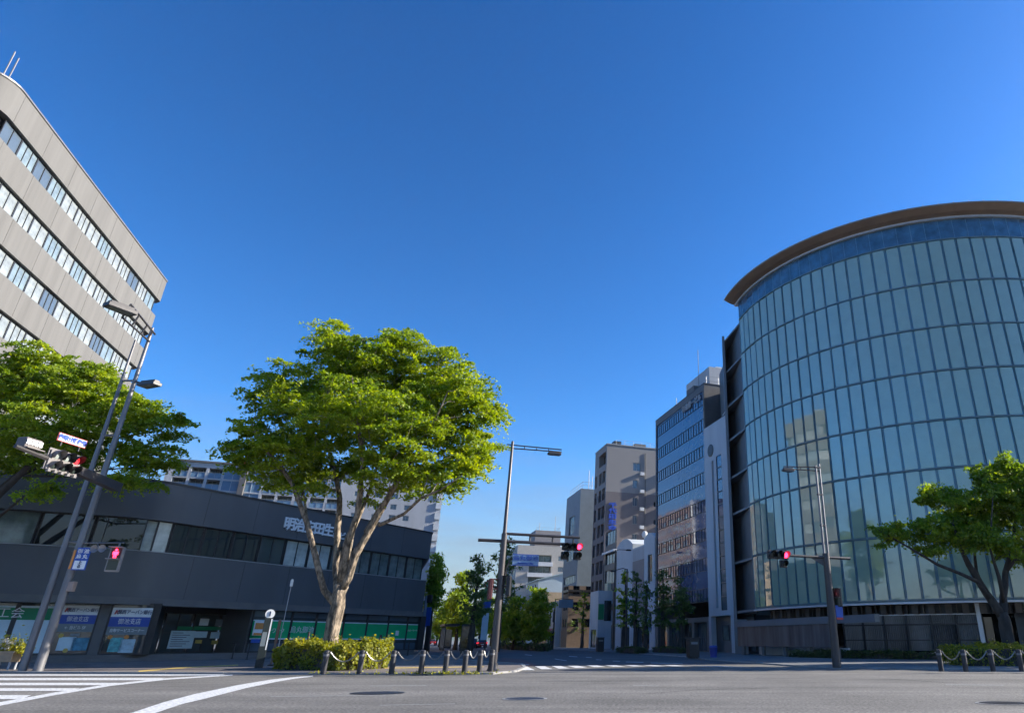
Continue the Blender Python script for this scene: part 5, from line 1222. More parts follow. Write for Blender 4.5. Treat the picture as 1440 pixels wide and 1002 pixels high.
MB().box(s0+.0, -.0, zc-.55, s0+.34, .16, zc-.22).build('arrow_housing', BLACK, t, bevel=.03); MB().box(s1-.34, 0, zc-.55, s1, .16, zc-.22).build('arrow_housing', BLACK, t, bevel=.03)
sl0 = cs(788, 637); za = cs(724, 627.5)[1]; zb3 = cs(724, 632)[1]
for dz in (0, .16): MB().tube([(-.25 if dz == 0 else 0, 0, za-dz), (sl0[0]+.05, 0, sl0[1]+.12-dz*.7)], .028, 6).build('lamp_arm', POLED, t)
for k in range(1, 4): f = k/4; MB().tube([(sl0[0]*f, 0, za+(sl0[1]+.12-za)*f), (sl0[0]*f, 0, za+(sl0[1]+.12-za)*f-.15)], .022, 5).build('arm_strut', POLED, t)
lamp_head(t, Matrix.Translation((sl0[0]-.28, 0, sl0[1]-.16)), .62)
# name board on a bent tube
q0, q1 = cs(720.5, 788), cs(757, 790); zc0 = cs(738, 781)[1]; zc1 = cs(738, 797)[1]
nb = thing('street_name_sign', 'pale blue name board with dark blue characters on a bent tube at the central mast', 'sign', CP+OB*(q0[0]+q1[0])/2+Vector((0, -.0, (zc0+zc1)/2)), ROT)
w_ = q1[0]-q0[0]; h_ = zc0-zc1
MB().box(-w_/2, -.05, -h_/2, w_/2, .0, h_/2).build('board', mat('pale_blue_board', (.20, .30, .45), .5, var=.05), nb); 
for bx_ in ((-w_/2, -.055, -h_/2, w_/2, -.051, -h_/2+.03), (-w_/2, -.055, h_/2-.03, w_/2, -.051, h_/2)): MB().box(*bx_).build('border', NAVYS, nb)
text('烏丸御池', h_*.5, NAVYS, nb, (0, -.06, h_*.13), 0, bold=.03, sx=1.15); text('Karasuma Oike', h_*.23, NAVYS, nb, (0, -.06, -h_*.3), 0, bold=.03)
zj = cs(704, 836)[1]-((zc0+zc1)/2)
b = MB().tube([(-w_/2-q0[0]+.14-.0, .0, zj), (-w_/2-q0[0]+.2, 0, -h_*.9), (-w_/2-q0[0]+.32, 0, -.05), (-w_/2-.08, 0, .03), (-w_/2+.2, 0, .03)], .035, 7).build('bent_tube', POLED, nb, smooth=True)
pz = thing('pedestrian_signal', 'pedestrian signal seen edge on, strapped to the central mast', 'traffic light', CP+Vector((0, 0, cs(699, 830)[1])), ROT)
ped_signal(pz, Matrix.Translation((-.32, .0, .0)) @ Matrix.Rotation(math.pi/2, 4, 'Z'), False, mat('dark_red_case', (.12, .03, .028), .5, var=.15)); ped_signal(pz, Matrix.Translation((.30, .0, .14)) @ Matrix.Rotation(-math.pi*.6, 4, 'Z') , False); MB().tube([(-.3, 0, .1), (.3, 0, .1)], .03, 6).build('bracket', POLED, pz)

# right corner mast
RP = gr(1177, 938, .06)
def rs(x, y): return on_line(x, y, RP, OB)
t = thing('signal_mast', 'dark mast with red signal on a long arm in front of the glass drum', 'traffic light', RP, ROT)
zk = rs(1170, 780)[1]; zt = rs(1158, 657)[1]
MB().tube([(0, 0, 0), (0, 0, zk)], [.20, .165], 14).build('lower_pole', POLED, t, smooth=True); MB().tube([(-.10, 0, zk), (-.10, 0, zt)], [.06, .05], 10).build('upper_pole', STEEL, t, smooth=True); MB().tube([(.12, 0, zk), (.12, 0, zt+.1)], [.06, .05], 10).build('upper_pole', STEEL, t, smooth=True)
for f in (.3, .65, .97): MB().box(-.16, -.05, zk+(zt-zk)*f, .18, .05, zk+(zt-zk)*f+.08).build('pole_clamp', POLED, t)
a0, a1 = rs(1195, 787)[0], rs(1107, 783)[0]; za = rs(1140, 784)[1]
MB().tube([(a0, 0, za), (a1, 0, za)], [.075, .06], 8).build('signal_arm', POLED, t, smooth=True); MB().face([(-.2, 0, za-.05), (-.9, 0, za-.05), (-.2, 0, za-.4)]).build('gusset', POLED, t)
s0, s1 = rs(1079, 781)[0], rs(1108, 782)[0]; zc = rs(1094, 781.5)[1]
signal_box(t, Matrix.Translation(((s0+s1)/2, -.1, zc)), 3, (s1-s0)/7.5, lit=2)
MB().box(s1-.42, 0, zc-.56, s1-.06, .16, zc-.22).build('arrow_housing', BLACK, t, bevel=.03); lens(t, Matrix.Translation((s1-.24, -.0, zc-.39)), .13, LENS_OFF)
q = rs(1102, 660); zq = rs(1150, 658)[1]
for dz in (0, .2): MB().tube([(.12, 0, zq-dz), (q[0], 0, q[1]+.1-dz*.5)], .028, 6).build('lamp_arm', POLED, t)
for k in range(1, 4): f = k/4; MB().tube([(q[0]*f, 0, zq+(q[1]+.1-zq)*f), (q[0]*f, 0, zq+(q[1]+.1-zq)*f-.17)], .02, 5).build('arm_strut', POLED, t)
lamp_head(t, Matrix.Translation((q[0]+.25, 0, q[1]-.12)) @ Matrix.Rotation(math.pi, 4, 'Z'), .62)
pz = thing('pedestrian_signal', 'pedestrian signal with a dim red lamp on the right mast above a blue plate', 'traffic light', RP+Vector((0, 0, rs(1184, 843)[1])), ROT)
ped_signal(pz, Matrix.Translation((.34, -.05, .05)) @ Matrix.Rotation(-1.0, 4, 'Z'), False); MB().tube([(.1, 0, .4), (.5, 0, .4)], .03, 6).build('bracket', POLED, pz)
MB().box(.24, -.2, .14, .28, -.1, .26).build('red_lamp', REDM, pz)
bp_ = thing('blue_plate', 'small blue traffic plate below the pedestrian signal on the right mast', 'sign', RP+OB*.42+Vector((0, -.05, rs(1184, 862)[1])), ROT)
MB().box(-.2, -.02, -.24, .2, 0, .3).build('plate', BLUES, bp_, bevel=.01); MB().box(-.18, -.02, -.34, .18, .0, -.24).build('red_strip', REDM, bp_); MB().tube([(-.36, 0, 0), (.1, .02, 0)], .02, 5).build('bracket', POLED, bp_)

# twin poles at the left: street lamp pole and signal pole
Q1, Q2 = gr(31, 943, SZ), gr(53, 943, SZ); QY = Q2.y
t = thing('street_lamp', 'tall galvanised lamp pole at left carrying two box lamps on ladder arms', 'street lamp', Q2)
top = at(217, 461, QY); zt = top.z-SZ
MB().tube([(0, 0, 0), (0, 0, zt*.45), (0, 0, zt)], [.175, .13, .07], 14).build('pole', STEEL, t, smooth=True)
L1 = rel(at(168, 437, QY-3.6), Q2); 
e = rel(at(184, 428, QY-3.2), Q2); f_ = rel(at(218, 470, QY), Q2); g = rel(at(172, 446, QY-3.2), Q2); h = rel(at(210, 480, QY), Q2)
MB().tube([e, f_], .045, 6).build('ladder_arm', POLED, t); MB().tube([g, h], .045, 6).build('ladder_arm', POLED, t)
for k in (.0, .33, .66, .9): MB().tube([e.lerp(f_, k), g.lerp(h, k)], .04, 6).build('ladder_rung', POLED, t)
MB().tube([h, (0, 0, h.z)], .05, 6).build('arm_stub', POLED, t)
lamp_head(t, Matrix.Translation(L1) @ rotm(Vector((-.4, -.9, 0))), 1.15)
a2 = rel(at(186, 536, QY), Q2); L2 = rel(at(210, 543, QY-.6), Q2)
MB().tube([(0, 0, a2.z), L2+Vector((-.2, 0, .1))], .045, 6).build('lamp_arm', POLED, t); lamp_head(t, Matrix.Translation(L2) @ Matrix.Rotation(-.3, 4, 'Z'), 1.0)
t = thing('signal_pole', 'galvanised pole left of the lamp pole holding the large vehicle signal', 'traffic light', Q1)
top1 = at(198, 478, Q1.y); z1t = top1.z-SZ
MB().tube([(0, 0, 0), (0, 0, z1t*.5), (0, 0, z1t)], [.15, .11, .05], 14).build('pole', STEEL, t, smooth=True)
for y in (535, 612, 762):
    zq = at(120, y, Q1.y).z-SZ; d = Q2-Q1; MB().tube([(0, 0, zq), (d.x, d.y, zq)], .05, 6).build('pole_tie', STEEL, t)
bs0 = rel(at(182, 686, Q2.y), Q1); bs1 = rel(at(112, 657, QY-4.0), Q1); dd = (bs1-bs0)
bs0 = bs0-OB*.45; bs1 = bs1-OB*.35
MB().tube([bs0, bs1], [.26, .20], 4).build('signal_beam', mat('signal_beam_paint', (.055, .048, .047), .6, .2, var=.2), t)
bs2 = rel(at(36, 628, QY-6.6), Q1)-OB*.3; MB().tube([bs1, bs2], [.12, .07], 6).build('signal_beam_tip', POLED, t)
SCN = rel(at(92, 648, QY-4.6), Q1); MS = Matrix.Translation(SCN) @ Matrix.Rotation(ROT+math.pi*.36, 4, 'Z') @ Matrix.Scale(.74, 4)
b = MB(); b.merge(MB().box(-.95, .10, -.62, .95, .16, .50), MS); b.build('back_plate', HOUS, t, bevel=.03)
for i in range(3):
    lens(t, MS @ Matrix.Translation((-.58+.58*i, .0, .17)), .22, LENS_R2 if i == 2 else mat('grey_lens', (.30, .33, .31), .25, var=.1), HOUS if i == 0 else BLACK, .42); lens(t, MS @ Matrix.Translation((-.58+.58*i, .0, -.36)), .2, LENS_OFF, HOUS if i == 0 else BLACK, .40)
b = MB(); b.merge(MB().box(-.9, -.0, -.62, .9, .1, .42), MS); b.build('signal_housing', HOUS, t, bevel=.05)
for k in range(5): b = MB(); b.merge(MB().tube([(-.75+.37*k, -.02, -.72), (-.75+.37*k, -.02, -.58)], .11, 8), MS); b.build('lamp_cap', HOUS, t, smooth=True)
sg = thing('signal_notice_sign', 'white notice board with six blue characters on top of the large vehicle signal', 'sign', Q1+rel(at(102, 619, QY-4.4), Q1))
MQ = Matrix.Rotation(ROT+math.pi*.36, 4, 'Z') @ Matrix.Scale(.66, 4); b = MB(); b.merge(MB().box(-.95, .0, -.24, .95, .05, .24), MQ); b.build('board', REDM, sg); b = MB(); b.merge(MB().box(-.91, -.02, -.20, .91, -.001, .20), MQ); b.build('panel', WHITE, sg)
for k in (-.6, .6): b = MB(); b.merge(MB().box(k-.03, .0, -.5, k+.03, .05, -.24), MQ); b.build('bracket', POLED, sg)
text('歩車分離信号', .205, TXTB, sg, MQ @ Vector((0, -.035, 0)), ROT+math.pi*.36, bold=.05)
bx_ = thing('signal_box_sign', 'boxy brown grey housing with three white characters at the left signal beam tip', 'sign', Q1+rel(at(48, 624, QY-6.0), Q1))
MQ = Matrix.Rotation(ROT+math.pi*.36, 4, 'Z') @ Matrix.Scale(.58, 4); b = MB(); b.merge(MB().box(-.55, .0, -.32, .55, .7, .34), MQ); b.build('housing', mat('brown_grey_box', (.15, .13, .125), .6, var=.15), bx_, bevel=.05); b = MB(); b.merge(MB().prism([(-.6, -.3), (.6, -.3), (.55, .0), (-.55, 0)], -.36, -.31), MQ); b.build('bottom_lip', HOUS, bx_)
text('車両用', .22, TXTW, bx_, MQ @ Vector((0, -.03, .02)), ROT+math.pi*.36, bold=.03)
# pedestrian signal on a short arm
zar = at(113, 763, QY).z
pd = thing('pedestrian_signal', 'pedestrian signal showing a red standing figure on a short arm of the twin poles', 'traffic light', Vector((Q2.x, QY, zar)))
pe = rel(at(174, 765, QY), (Q2.x, QY, zar)); MB().tube([(0, 0, 0), (pe.x, 0, 0)], .035, 6).build('arm', STEEL, pd)
pc = rel(at(163, 786, QY), (Q2.x, QY, zar)); ped_signal(pd, Matrix.Translation((pc.x, -.1, pc.z)) @ Matrix.Rotation(.25, 4, 'Z') @ Matrix.Scale(1.22, 4), True, mat('grey_signal_paint', (.30, .28, .28), .5, .2, var=.15)); MB().tube([(pc.x, -.05, 0), (pc.x, -.05, pc.z+.4)], .035, 6).build('hanger', STEEL, pd)
pb = rel(at(145, 771, QY), (Q2.x, QY, zar)); 
lsb = thing('audible_horns', 'small grey loudspeaker horns hung under the pedestrian signal arm', 'loudspeaker', Vector((Q2.x, QY, zar))+pb)
for k, (dx, dz) in enumerate(((-.22, 0), (.12, .02))): b = MB(); b.merge(MB().lathe([(.05, .0), (.07, .12), (.16, .26), (.17, .27), (.001, .1)], 10), Matrix.Translation((dx, .05, dz)) @ Matrix.Rotation(1.7, 4, 'X')); b.build('horn', mat('grey_signal_paint', (.3, .28, .28)), lsb, smooth=True)
MB().tube([(-.3, 0, -pb.z-.02), (-.2, 0, .05)], .025, 5).build('bracket', STEEL, lsb)
bs3 = at(120, 786, QY); bs3.y -= .2
sp_ = thing('street_plate', 'tall blue plate with white characters hanging on the twin poles', 'sign', bs3, .2)
MB().box(-.26, -.02, -.46, .26, .02, .46).build('plate', BLUES, sp_, bevel=.01); MB().box(-.22, -.03, -.42, .22, -.021, -.08).build('white_field', WHITE, sp_)
for k, ch in enumerate('御烏'): text(ch, .2, TXTW, sp_, (-.12, -.04, .3-k*.22), 0, bold=.02)
for k, ch in enumerate('池丸'): text(ch, .2, TXTW, sp_, (.12, -.04, .3-k*.22), 0, bold=.02)
for k, ch in enumerate('上る'): text(ch, .16, TXTN, sp_, (0, -.04, -.16-k*.16), 0, bold=.02)
MB().tube([(-.5, .05, .3), (.0, .04, .3)], .02, 5).build('bracket', STEEL, sp_); MB().box(-.38, -.01, -.42, -.30, .02, .36).build('orange_edge_plate', ORANGE, sp_)
pbx = at(101, 824, QY); t = thing('control_box', 'small brownish push button box strapped low on the lamp pole', 'box', pbx); MB().box(-.12, -.1, -.2, .12, .1, .2).build('case', mat('brown_box', (.32, .24, .2), .6, var=.2), t, bevel=.02); MB().box(-.16, -.02, -.05, -.1, .14, .05).build('strap', STEEL, t)

# far street lamps and boards along the avenue
def lamp_post(label, x, y, ztop_y, x2, Y=None, z2y=None, name='street_lamp', sign=None):
    g = gr(x, y, .06)
    if Y: g = Vector((g.x*Y/g.y, Y, .06))
    s, zt = on_line(x, ztop_y, g, OB); s2, z2 = on_line(x2, z2y or ztop_y, g, OB)
    t = thing(name, label, 'street lamp' if not sign else 'road sign', g, ROT)
    MB().tube([(0, 0, 0), (0, 0, zt*.55), (0, 0, zt)], [.13, .11, .07], 8).build('pole', POLED, t, smooth=True)
    MB().tube([(0, 0, zt-.1), (s2*.3, 0, zt+.05), (s2, 0, z2)], .045, 6).build('arm', POLED, t)
    if sign:
        (xa, xb, ya, yb, txt) = sign; ua, ub_ = on_line(xa, ya, g, OB)[0], on_line(xb, ya, g, OB)[0]; za, zb = on_line(xa, ya, g, OB)[1], on_line(xa, yb, g, OB)[1]
        MB().box(ua, -.1, zb, ub_, -.04, za).build('board', mat('grey_blue_board', (.20, .26, .30), .5, var=.08), t)
        if txt: text(txt, (za-zb)*.4, TXTW, t, ((ua+ub_)/2, -.11, (za+zb)/2), 0)
    else: lamp_head(t, Matrix.Translation((s2, 0, z2-.1)), .7)
    return t
lamp_post('far dark lamp post with straight arm before the pink tower', 862, 917, 773, 884, 92, 773.5)
t = lamp_post('far grey post holding a grey blue direction board beyond the median trees', 777, 914, 842, 806, 100, 843, 'direction_sign', (786, 806, 843, 854.5, ''))
lamp_post('thin post carrying a twin dark sign board between the kerb ginkgo trees', 907, 917.5, 834, 919, 77, 834, 'twin_sign_board', (897.5, 918.5, 834, 839.5, ''))
lamp_post('curved lamp post on the right pavement in front of the pale curved roof house', 880, 917, 800, 862, 80, 803)
lamp_post('far lamp post with curved arm by the dark ginkgo at the bus stop', 662, 914, 828, 684, 74, 822)

# corner post at the bank with plates and signal heads seen from the side
g = gr(590, 916.5, SZ); t = thing('corner_post', 'bluish grey post with blue plates and signal heads at the right corner of the bank', 'post', g)
zt = at(601, 838, g.y).z; b = MB().tube([(0, 0, 0), (0, 0, zt)], [.2, .14], 10).build('pole', mat('blue_grey_pole', (.22, .28, .34), .4, .3, var=.1), t, smooth=True)
zq = at(604, 868, g.y).z; MB().box(.2, -.1, zq-1.0, .72, .0, zq+1.0).build('blue_plate', BLUES, t); MB().box(.12, -.2, zt-.7, .62, .2, zt+.1).build('signal_head', BLACK, t, bevel=.05); MB().box(.45, -.25, .4, .95, .15, 2.6).build('cabinet', FRAME, t)

# bus stop: flag pole, advertising column, shelter
g = gr(681, 917, SZ); Y = g.y
t = thing('bus_stop_sign', 'bus stop pole with round red ringed top, green panel and blue panel', 'bus stop', g)
zc, zg0, zg1, zb0, zb1 = [at(685, y, Y).z for y in (822, 828, 846, 846, 858)]; X0 = at(687, 830, Y).x-g.x
MB().tube([(0, 0, 0), (0, 0, zc)], .06, 8).build('pole', POLED, t)
b = MB(); b.merge(MB().lathe([(.001, -.05), (.42, -.05), (.42, .05), (.001, .05)], 20), Matrix.Translation((X0, -.1, zc)) @ Matrix.Rotation(math.pi/2, 4, 'X')); b.build('round_sign', REDM, t); b = MB(); b.merge(MB().lathe([(.001, .06), (.30, .06)], 20), Matrix.Translation((X0, -.1, zc)) @ Matrix.Rotation(math.pi/2, 4, 'X')); b.build('round_face', mat('pale_green', (.25, .5, .3), .5, var=.05), t)
MB().box(X0-.4, -.12, zg1, X0+.4, -.02, zc-.3).build('green_panel', mat('bus_green', (.10, .24, .07), .5, var=.1), t); MB().box(X0-.4, -.13, zb1, X0+.4, -.02, zb0-.02).build('blue_panel', BLUES, t); MB().box(X0-.36, -.12, 1.2, X0+.3, -.05, zb1-.3).build('timetable', PALEB, t)
g = gr(655, 919, SZ); zt = at(656, 878, g.y).z; t = thing('advertising_column', 'black glossy advertising panel standing on the left pavement of the avenue', 'advert', g, .2)
MB().box(-.62, -.2, .25, .62, .2, zt).build('case', BLACK, t, bevel=.06); MB().box(-.52, -.215, .5, .52, -.201, zt-.2).build('poster', glass('dark_poster', (.03, .035, .03), 1.6, .08, var=.8), t); MB().box(-.5, -.14, 0, .5, .14, .25).build('foot', FRAME, t)
g = gr(629, 913.5, SZ); zt = at(630, 878, g.y).z; t = thing('bus_shelter', 'dark framed bus shelter with flat roof on the left pavement', 'bus shelter', g, ROT+math.pi/2)
MB().box(-3.2, -.9, zt-.22, 3.2, 1.0, zt).build('roof', FRAME, t)
for x in (-2.9, -1, 1, 2.9): MB().box(x-.06, .7, 0, x+.06, .82, zt-.22).build('post', FRAME, t)
for x in (-1.9, 0, 1.9): MB().box(x-.85, .74, .3, x+.85, .78, zt-.5).build('glass_panel', GL_DIM, t)
MB().box(-2.6, .2, .4, 2.6, .6, .48).build('bench', BROWN, t); MB().box(2.86, -.6, .2, 2.94, .7, zt-.6).build('end_panel', GL_DARK, t)
# pylon, lamp and posts in front of the bank
g = gr(363.5, 938.5, SZ); zt = at(374, 870, g.y).z; t = thing('information_pylon', 'slender black pylon with a white edge and round i sign beside the hedge', 'sign', g, .5)
MB().box(-.17, -.1, 0, .17, .1, zt).build('column', mat('dark_green_black', (.02, .028, .026), .4, var=.2), t, bevel=.02); MB().box(.10, -.112, .75, .15, -.101, zt-.05).build('white_edge', WHITE, t); MB().box(-.14, -.115, .9, .05, -.102, 1.5).build('map_panel', GREYS, t)
b = MB(); b.merge(MB().lathe([(.001, -.03), (.2, -.03), (.2, .03), (.001, .03)], 20), Matrix.Translation((0, 0, zt+.17)) @ Matrix.Rotation(math.pi/2, 4, 'X')); b.build('round_sign', WHITE, t); text('i', .3, TXTN, t, (0, -.05, zt+.17), 0, bold=.05)
g = gr(386, 936, SZ); Y = 35.5; g = Vector((g.x*Y/g.y, Y, SZ)); zt = at(407, 826, Y).z; t = thing('garden_lamp', 'thin lamp post with a small white cylinder head behind the left end of the hedge', 'lamp', g)
MB().tube([(0, 0, 0), (0, 0, zt)], [.022, .016], 7).build('pole', WALLG, t); MB().lathe([(.02, zt), (.07, zt+.02), (.07, zt+.3), (.04, zt+.36), (.001, zt+.37)], 12).build('lamp_shade', WHITE, t, smooth=True)
g2 = g+Vector((-.35, .3, 0)); zt = at(399, 872, Y).z; t = thing('red_banner_pole', 'reddish brown banner post leaning beside the white garden lamp', 'banner', g2); MB().tube([(0, 0, 0), (0, 0, zt)], .05, 7).build('pole', BROWN, t); MB().box(-.07, -.01, 1.0, .07, .02, zt-.05).build('banner', mat('brick_red_cloth', (.22, .06, .04), .8, var=.2), t); MB().lathe([(.16, 0), (.16, .05), (.05, .1)], 10).build('foot', FRAME, t)
def small_post(name, label, x, y, h, m, top=None, r=.045, cat='post', Y=None):
    g = gr(x, y, SZ)
    if Y: g = Vector((g.x*Y/g.y, Y, SZ))
    t = thing(name, label, cat, g); MB().tube([(0, 0, 0), (0, 0, h)], r, 8).build('post', m, t, smooth=True); MB().lathe([(r*2.4, 0), (r*2.4, .03), (r, .06)], 10).build('foot', FRAME, t)
    if top: MB().box(-.22, -.03, h, .22, .03, h+.05).build('crossbar', m, t)
small_post('barrier_post', 'white thin post on the pavement before the right hand bank sign', 176, 927, 1.1, WHITE, None, .05)
small_post('barrier_post', 'dark T shaped post at the left of the bank entrance steps', 326, 926, .95, FRAME, True, .04)
small_post('barrier_post', 'dark T shaped post near the black information pylon', 347, 926.5, .95, FRAME, True, .04)
small_post('barrier_post', 'dark thin post standing at the edge of the hedge left of the trunk', 425, 940, 1.5, FRAME, None, .05)
small_post('barrier_post', 'dark post behind the right part of the hedge before the green shop front', 530, 930, 1.45, FRAME, None, .07)
small_post('barrier_post', 'low dark T shaped post on the pavement right of the hedge', 573, 921, 1.0, FRAME, True, .05)
for i, (x, y, lb, h) in enumerate(((974.5, 925, 'black litter box on the right pavement before the blue mirror office', 1.25), (843.5, 916, 'black litter box on the pavement below the pale shop front', 1.4))):
    g = gr(x, y, .06); t = thing('litter_box', lb, 'bin', g, ROT); MB().box(-.38, -.3, .06, .38, .3, h).build('body', BLACK, t, bevel=.03); MB().box(-.42, -.34, h, .42, .34, h+.07).build('lid', FRAME, t, bevel=.02); MB().box(-.25, -.31, h-.35, .25, -.302, h-.2).build('slot', GREYS, t); MB().box(-.3, -.24, 0, .3, .24, .06).build('foot', FRAME, t)
g = gr(1003.5, 923.5, .06); t = thing('blue_bin', 'small blue bin at the foot of the slim white building', 'bin', g); MB().lathe([(.24, 0), (.3, .62), (.32, .64), (.32, .7)], 14).build('body', mat('bin_blue', (.06, .08, .35), .5, var=.1), t, smooth=True); MB().lathe([(.33, .7), (.28, .78), (.001, .82)], 14).build('lid', NAVYS, t, smooth=True)
# planter on a stand at the left edge
g = gr(6, 941, SZ); Y = g.y; zt = at(8, 917, Y).z; t = thing('flower_planter', 'wooden flower planter on a stand with yellow green plants at the left edge', 'planter', g)
MB().prism([(-.55, -.2), (.32, -.2), (.32, .25), (-.55, .25)], zt-.42, zt).build('box', mat('pale_wood', (.45, .32, .2), .75, var=.2, scale=3), t, bevel=.015); MB().box(-.6, -.24, zt-.06, .37, .29, zt-.0).build('rim', mat('pale_wood2', (.5, .37, .24), .75, var=.2, scale=3), t)
for x, y in ((-.48, -.14), (.26, -.14), (-.48, .18), (.26, .18)): MB().tube([(x, y, 0), (x, y, zt-.42)], .04, 6).build('leg', WALLG, t)
rng = np.random.default_rng(77); n = 1100; P = np.c_[rng.uniform(-.6, .75, n), rng.uniform(-.25, .3, n), zt+np.abs(rng.normal(size=n))*.26]; P[:, 2] -= np.clip(P[:, 0]-.35, 0, 1)*.6
leaf_object('plants', P, rng.normal(size=(n, 3))+np.array([0, -.3, .8]), rng.uniform(.06, .14, n), rng.random(n)*.6+.4, LEAF5, t, .6, rng); n = 160; P = np.c_[rng.uniform(-.6, .1, n), rng.uniform(-.28, .1, n), zt+rng.uniform(.05, .5, n)]; leaf_object('flowers', P, rng.normal(size=(n, 3))+np.array([0, -.8, .4]), rng.uniform(.07, .11, n), rng.random(n), PETAL, t, .9, rng)
g = gr(15, 938, SZ); t = thing('red_white_post', 'short red and white striped post behind the flower planter', 'post', Vector((g.x, g.y+.6, SZ))); zt = at(13, 886, g.y+.6).z; MB().tube([(0, 0, 0), (0, 0, zt)], .05, 8).build('pole', REDM, t); MB().tube([(0, 0, zt-.25), (0, 0, zt)], .075, 8).build('white_top', WHITE, t); MB().tube([(0, 0, zt-.55), (0, 0, zt-.4)], .065, 8).build('white_ring', WHITE, t)
# manholes and patches
def disc(name, label, x, y, r, m, rimm, elong=1.):
    g = gr(x, y, .004); t = thing(name, label, 'manhole cover', (g.x, g.y, .004)); b = MB(); n = 28; b.face([(r*.86*math.cos(2*math.pi*k/n)*elong, r*.86*math.sin(2*math.pi*k/n), .008) for k in range(n)]); b.build('plate', m, t)
    b = MB()
    for k in range(n):
        a0, a1 = 2*math.pi*k/n, 2*math.pi*(k+1)/n; b.face([(r*.87*elong*math.cos(a0), r*.87*math.sin(a0), .006), (r*elong*math.cos(a0), r*math.sin(a0), .004), (r*elong*math.cos(a1), r*math.sin(a1), .004), (r*.87*elong*math.cos(a1), r*.87*math.sin(a1), .006)])
    b.build('rim', rimm, t)
IRON = mat('cast_iron', (.045, .042, .05), .45, .6, var=.4, scale=14, bump=.6, bscale=30); RIMM = mat('worn_rim', (.3, .3, .3), .6, var=.4, scale=8)
disc('manhole_cover', 'dark iron manhole cover in the road below the first bollards', 531, 973.6, .55, IRON, IRON, 1.2); disc('manhole_cover', 'small iron manhole cover in the road below the central mast', 738, 981.8, .42, IRON, RIMM, 1.2); disc('manhole_cover', 'large patched manhole cover at the lower right of the road', 1412, 988, .46, IRON, RIMM, 1.25)
b = MB(); px_poly(b, [(1376, 988.5), (1400, 986), (1440, 985.6), (1470, 987), (1440, 989.6), (1400, 990)], .0035); tag(b.build('tar_patch', mat('tar', (.04, .04, .042), .8, var=.3, scale=6)), kind='structure')
# ================================================================== CARS
def car(label, x, y, Y, col):
    g = gr(x, y, .004); g = Vector((g.x*Y/g.y, Y, .004)); t = thing('car', label, 'car', g, math.atan2(AV.y, AV.x)-math.pi/2)
    body = mat('car_paint_%d' % int(Y), col, .25, .2, var=.03)
    prof = [(-2.1, .35), (-2.12, .8), (-1.95, .95), (-1.5, 1.0), (.7, .98), (1.9, .85), (2.1, .6), (2.1, .35)]
    b = MB()
    for sx in (-.82, .82): b.face([(sx, yy, zz) for yy, zz in prof])
    for (ya, za), (yb, zb) in zip(prof, prof[1:]+prof[:1]): b.face([(-.82, ya, za), (.82, ya, za), (.82, yb, zb), (-.82, yb, zb)])
    b.build('body', body, t, bevel=.05)
    cab = [(-1.75, .98), (-1.3, 1.46), (.1, 1.48), (.95, .98)]; b = MB()
    for sx in (-1, 1): b.face([(sx*(.78 if zz < 1 else .62), yy, zz) for yy, zz in cab])
    for (ya, za), (yb, zb) in zip(cab, cab[1:]): wa, wb = (.78 if za < 1 else .62), (.78 if zb < 1 else .62); b.face([(-wa, ya, za), (wa, ya, za), (wb, yb, zb), (-wb, yb, zb)])
    b.build('cabin_glass', GL_DARK, t); MB().box(-.62, -1.25, 1.47, .62, .08, 1.51).build('roof_panel', body, t)
    for sx in (-1, 1):
        MB().box(sx*.74-.1, -2.15, .72, sx*.74+.1, -2.1, .92).build('tail_light', LENS_R2, t)
        for yy in (-1.3, 1.3): b = MB(); b.merge(MB().lathe([(.001, -.1), (.2, -.1), (.31, -.09), (.31, .09), (.2, .1), (.001, .1)], 16), Matrix.Translation((sx*.76, yy, .31)) @ Matrix.Rotation(math.pi/2, 4, 'Y')); b.build('wheel', BLACK, t, smooth=True)
    MB().box(-.25, -2.135, .5, .25, -2.12, .66).build('number_plate', WHITE, t)
car('dark car with red tail lights driving away beside the advertising column', 661.5, 908, 118, (.03, .04, .06)); car('silver grey car with red tail lights driving away near the median', 669, 907, 135, (.35, .36, .38)); car('dark red car driving away just left of the bus stop pole', 676, 907, 128, (.25, .03, .03)); car('small red car far away on the avenue below the hills', 607, 906, 190, (.4, .03, .03))
# two more street trees on the right pavement, just outside the photograph: their shade falls on the bollards
src = [o for o in COL.objects if o.name.startswith('maple_tree')][0]
for (x, y, rz, lb) in ((31, 38.5, 1.9, 'maple like street tree beyond the right edge, nearest to the drum entrance'), (43, 42, 4.0, 'maple like street tree farthest to the right along the crossing street')):
    t = copy_tree(src); t.location = (x, y, SZ); t.rotation_euler = (0, 0, rz); t['label'] = lb
# ================================================================== AIR
hz = MB().box(-4200, -4200, -14, 4200, 4200, 240).build('haze', []) ; tag(hz, kind='stuff')
HM = bpy.data.materials.new('haze_air'); HM.use_nodes = True; hn = HM.node_tree
for n_ in list(hn.nodes):
    if n_.type == 'BSDF_PRINCIPLED': hn.nodes.remove(n_)
pv = hn.nodes.new('ShaderNodeVolumePrincipled'); pv.inputs['Color'].default_value = (.80, .88, 1, 1); pv.inputs['Density'].default_value = .00006
hn.links.new(pv.outputs[0], hn.nodes['Material Output'].inputs['Volume']); hz.data.materials.append(HM)
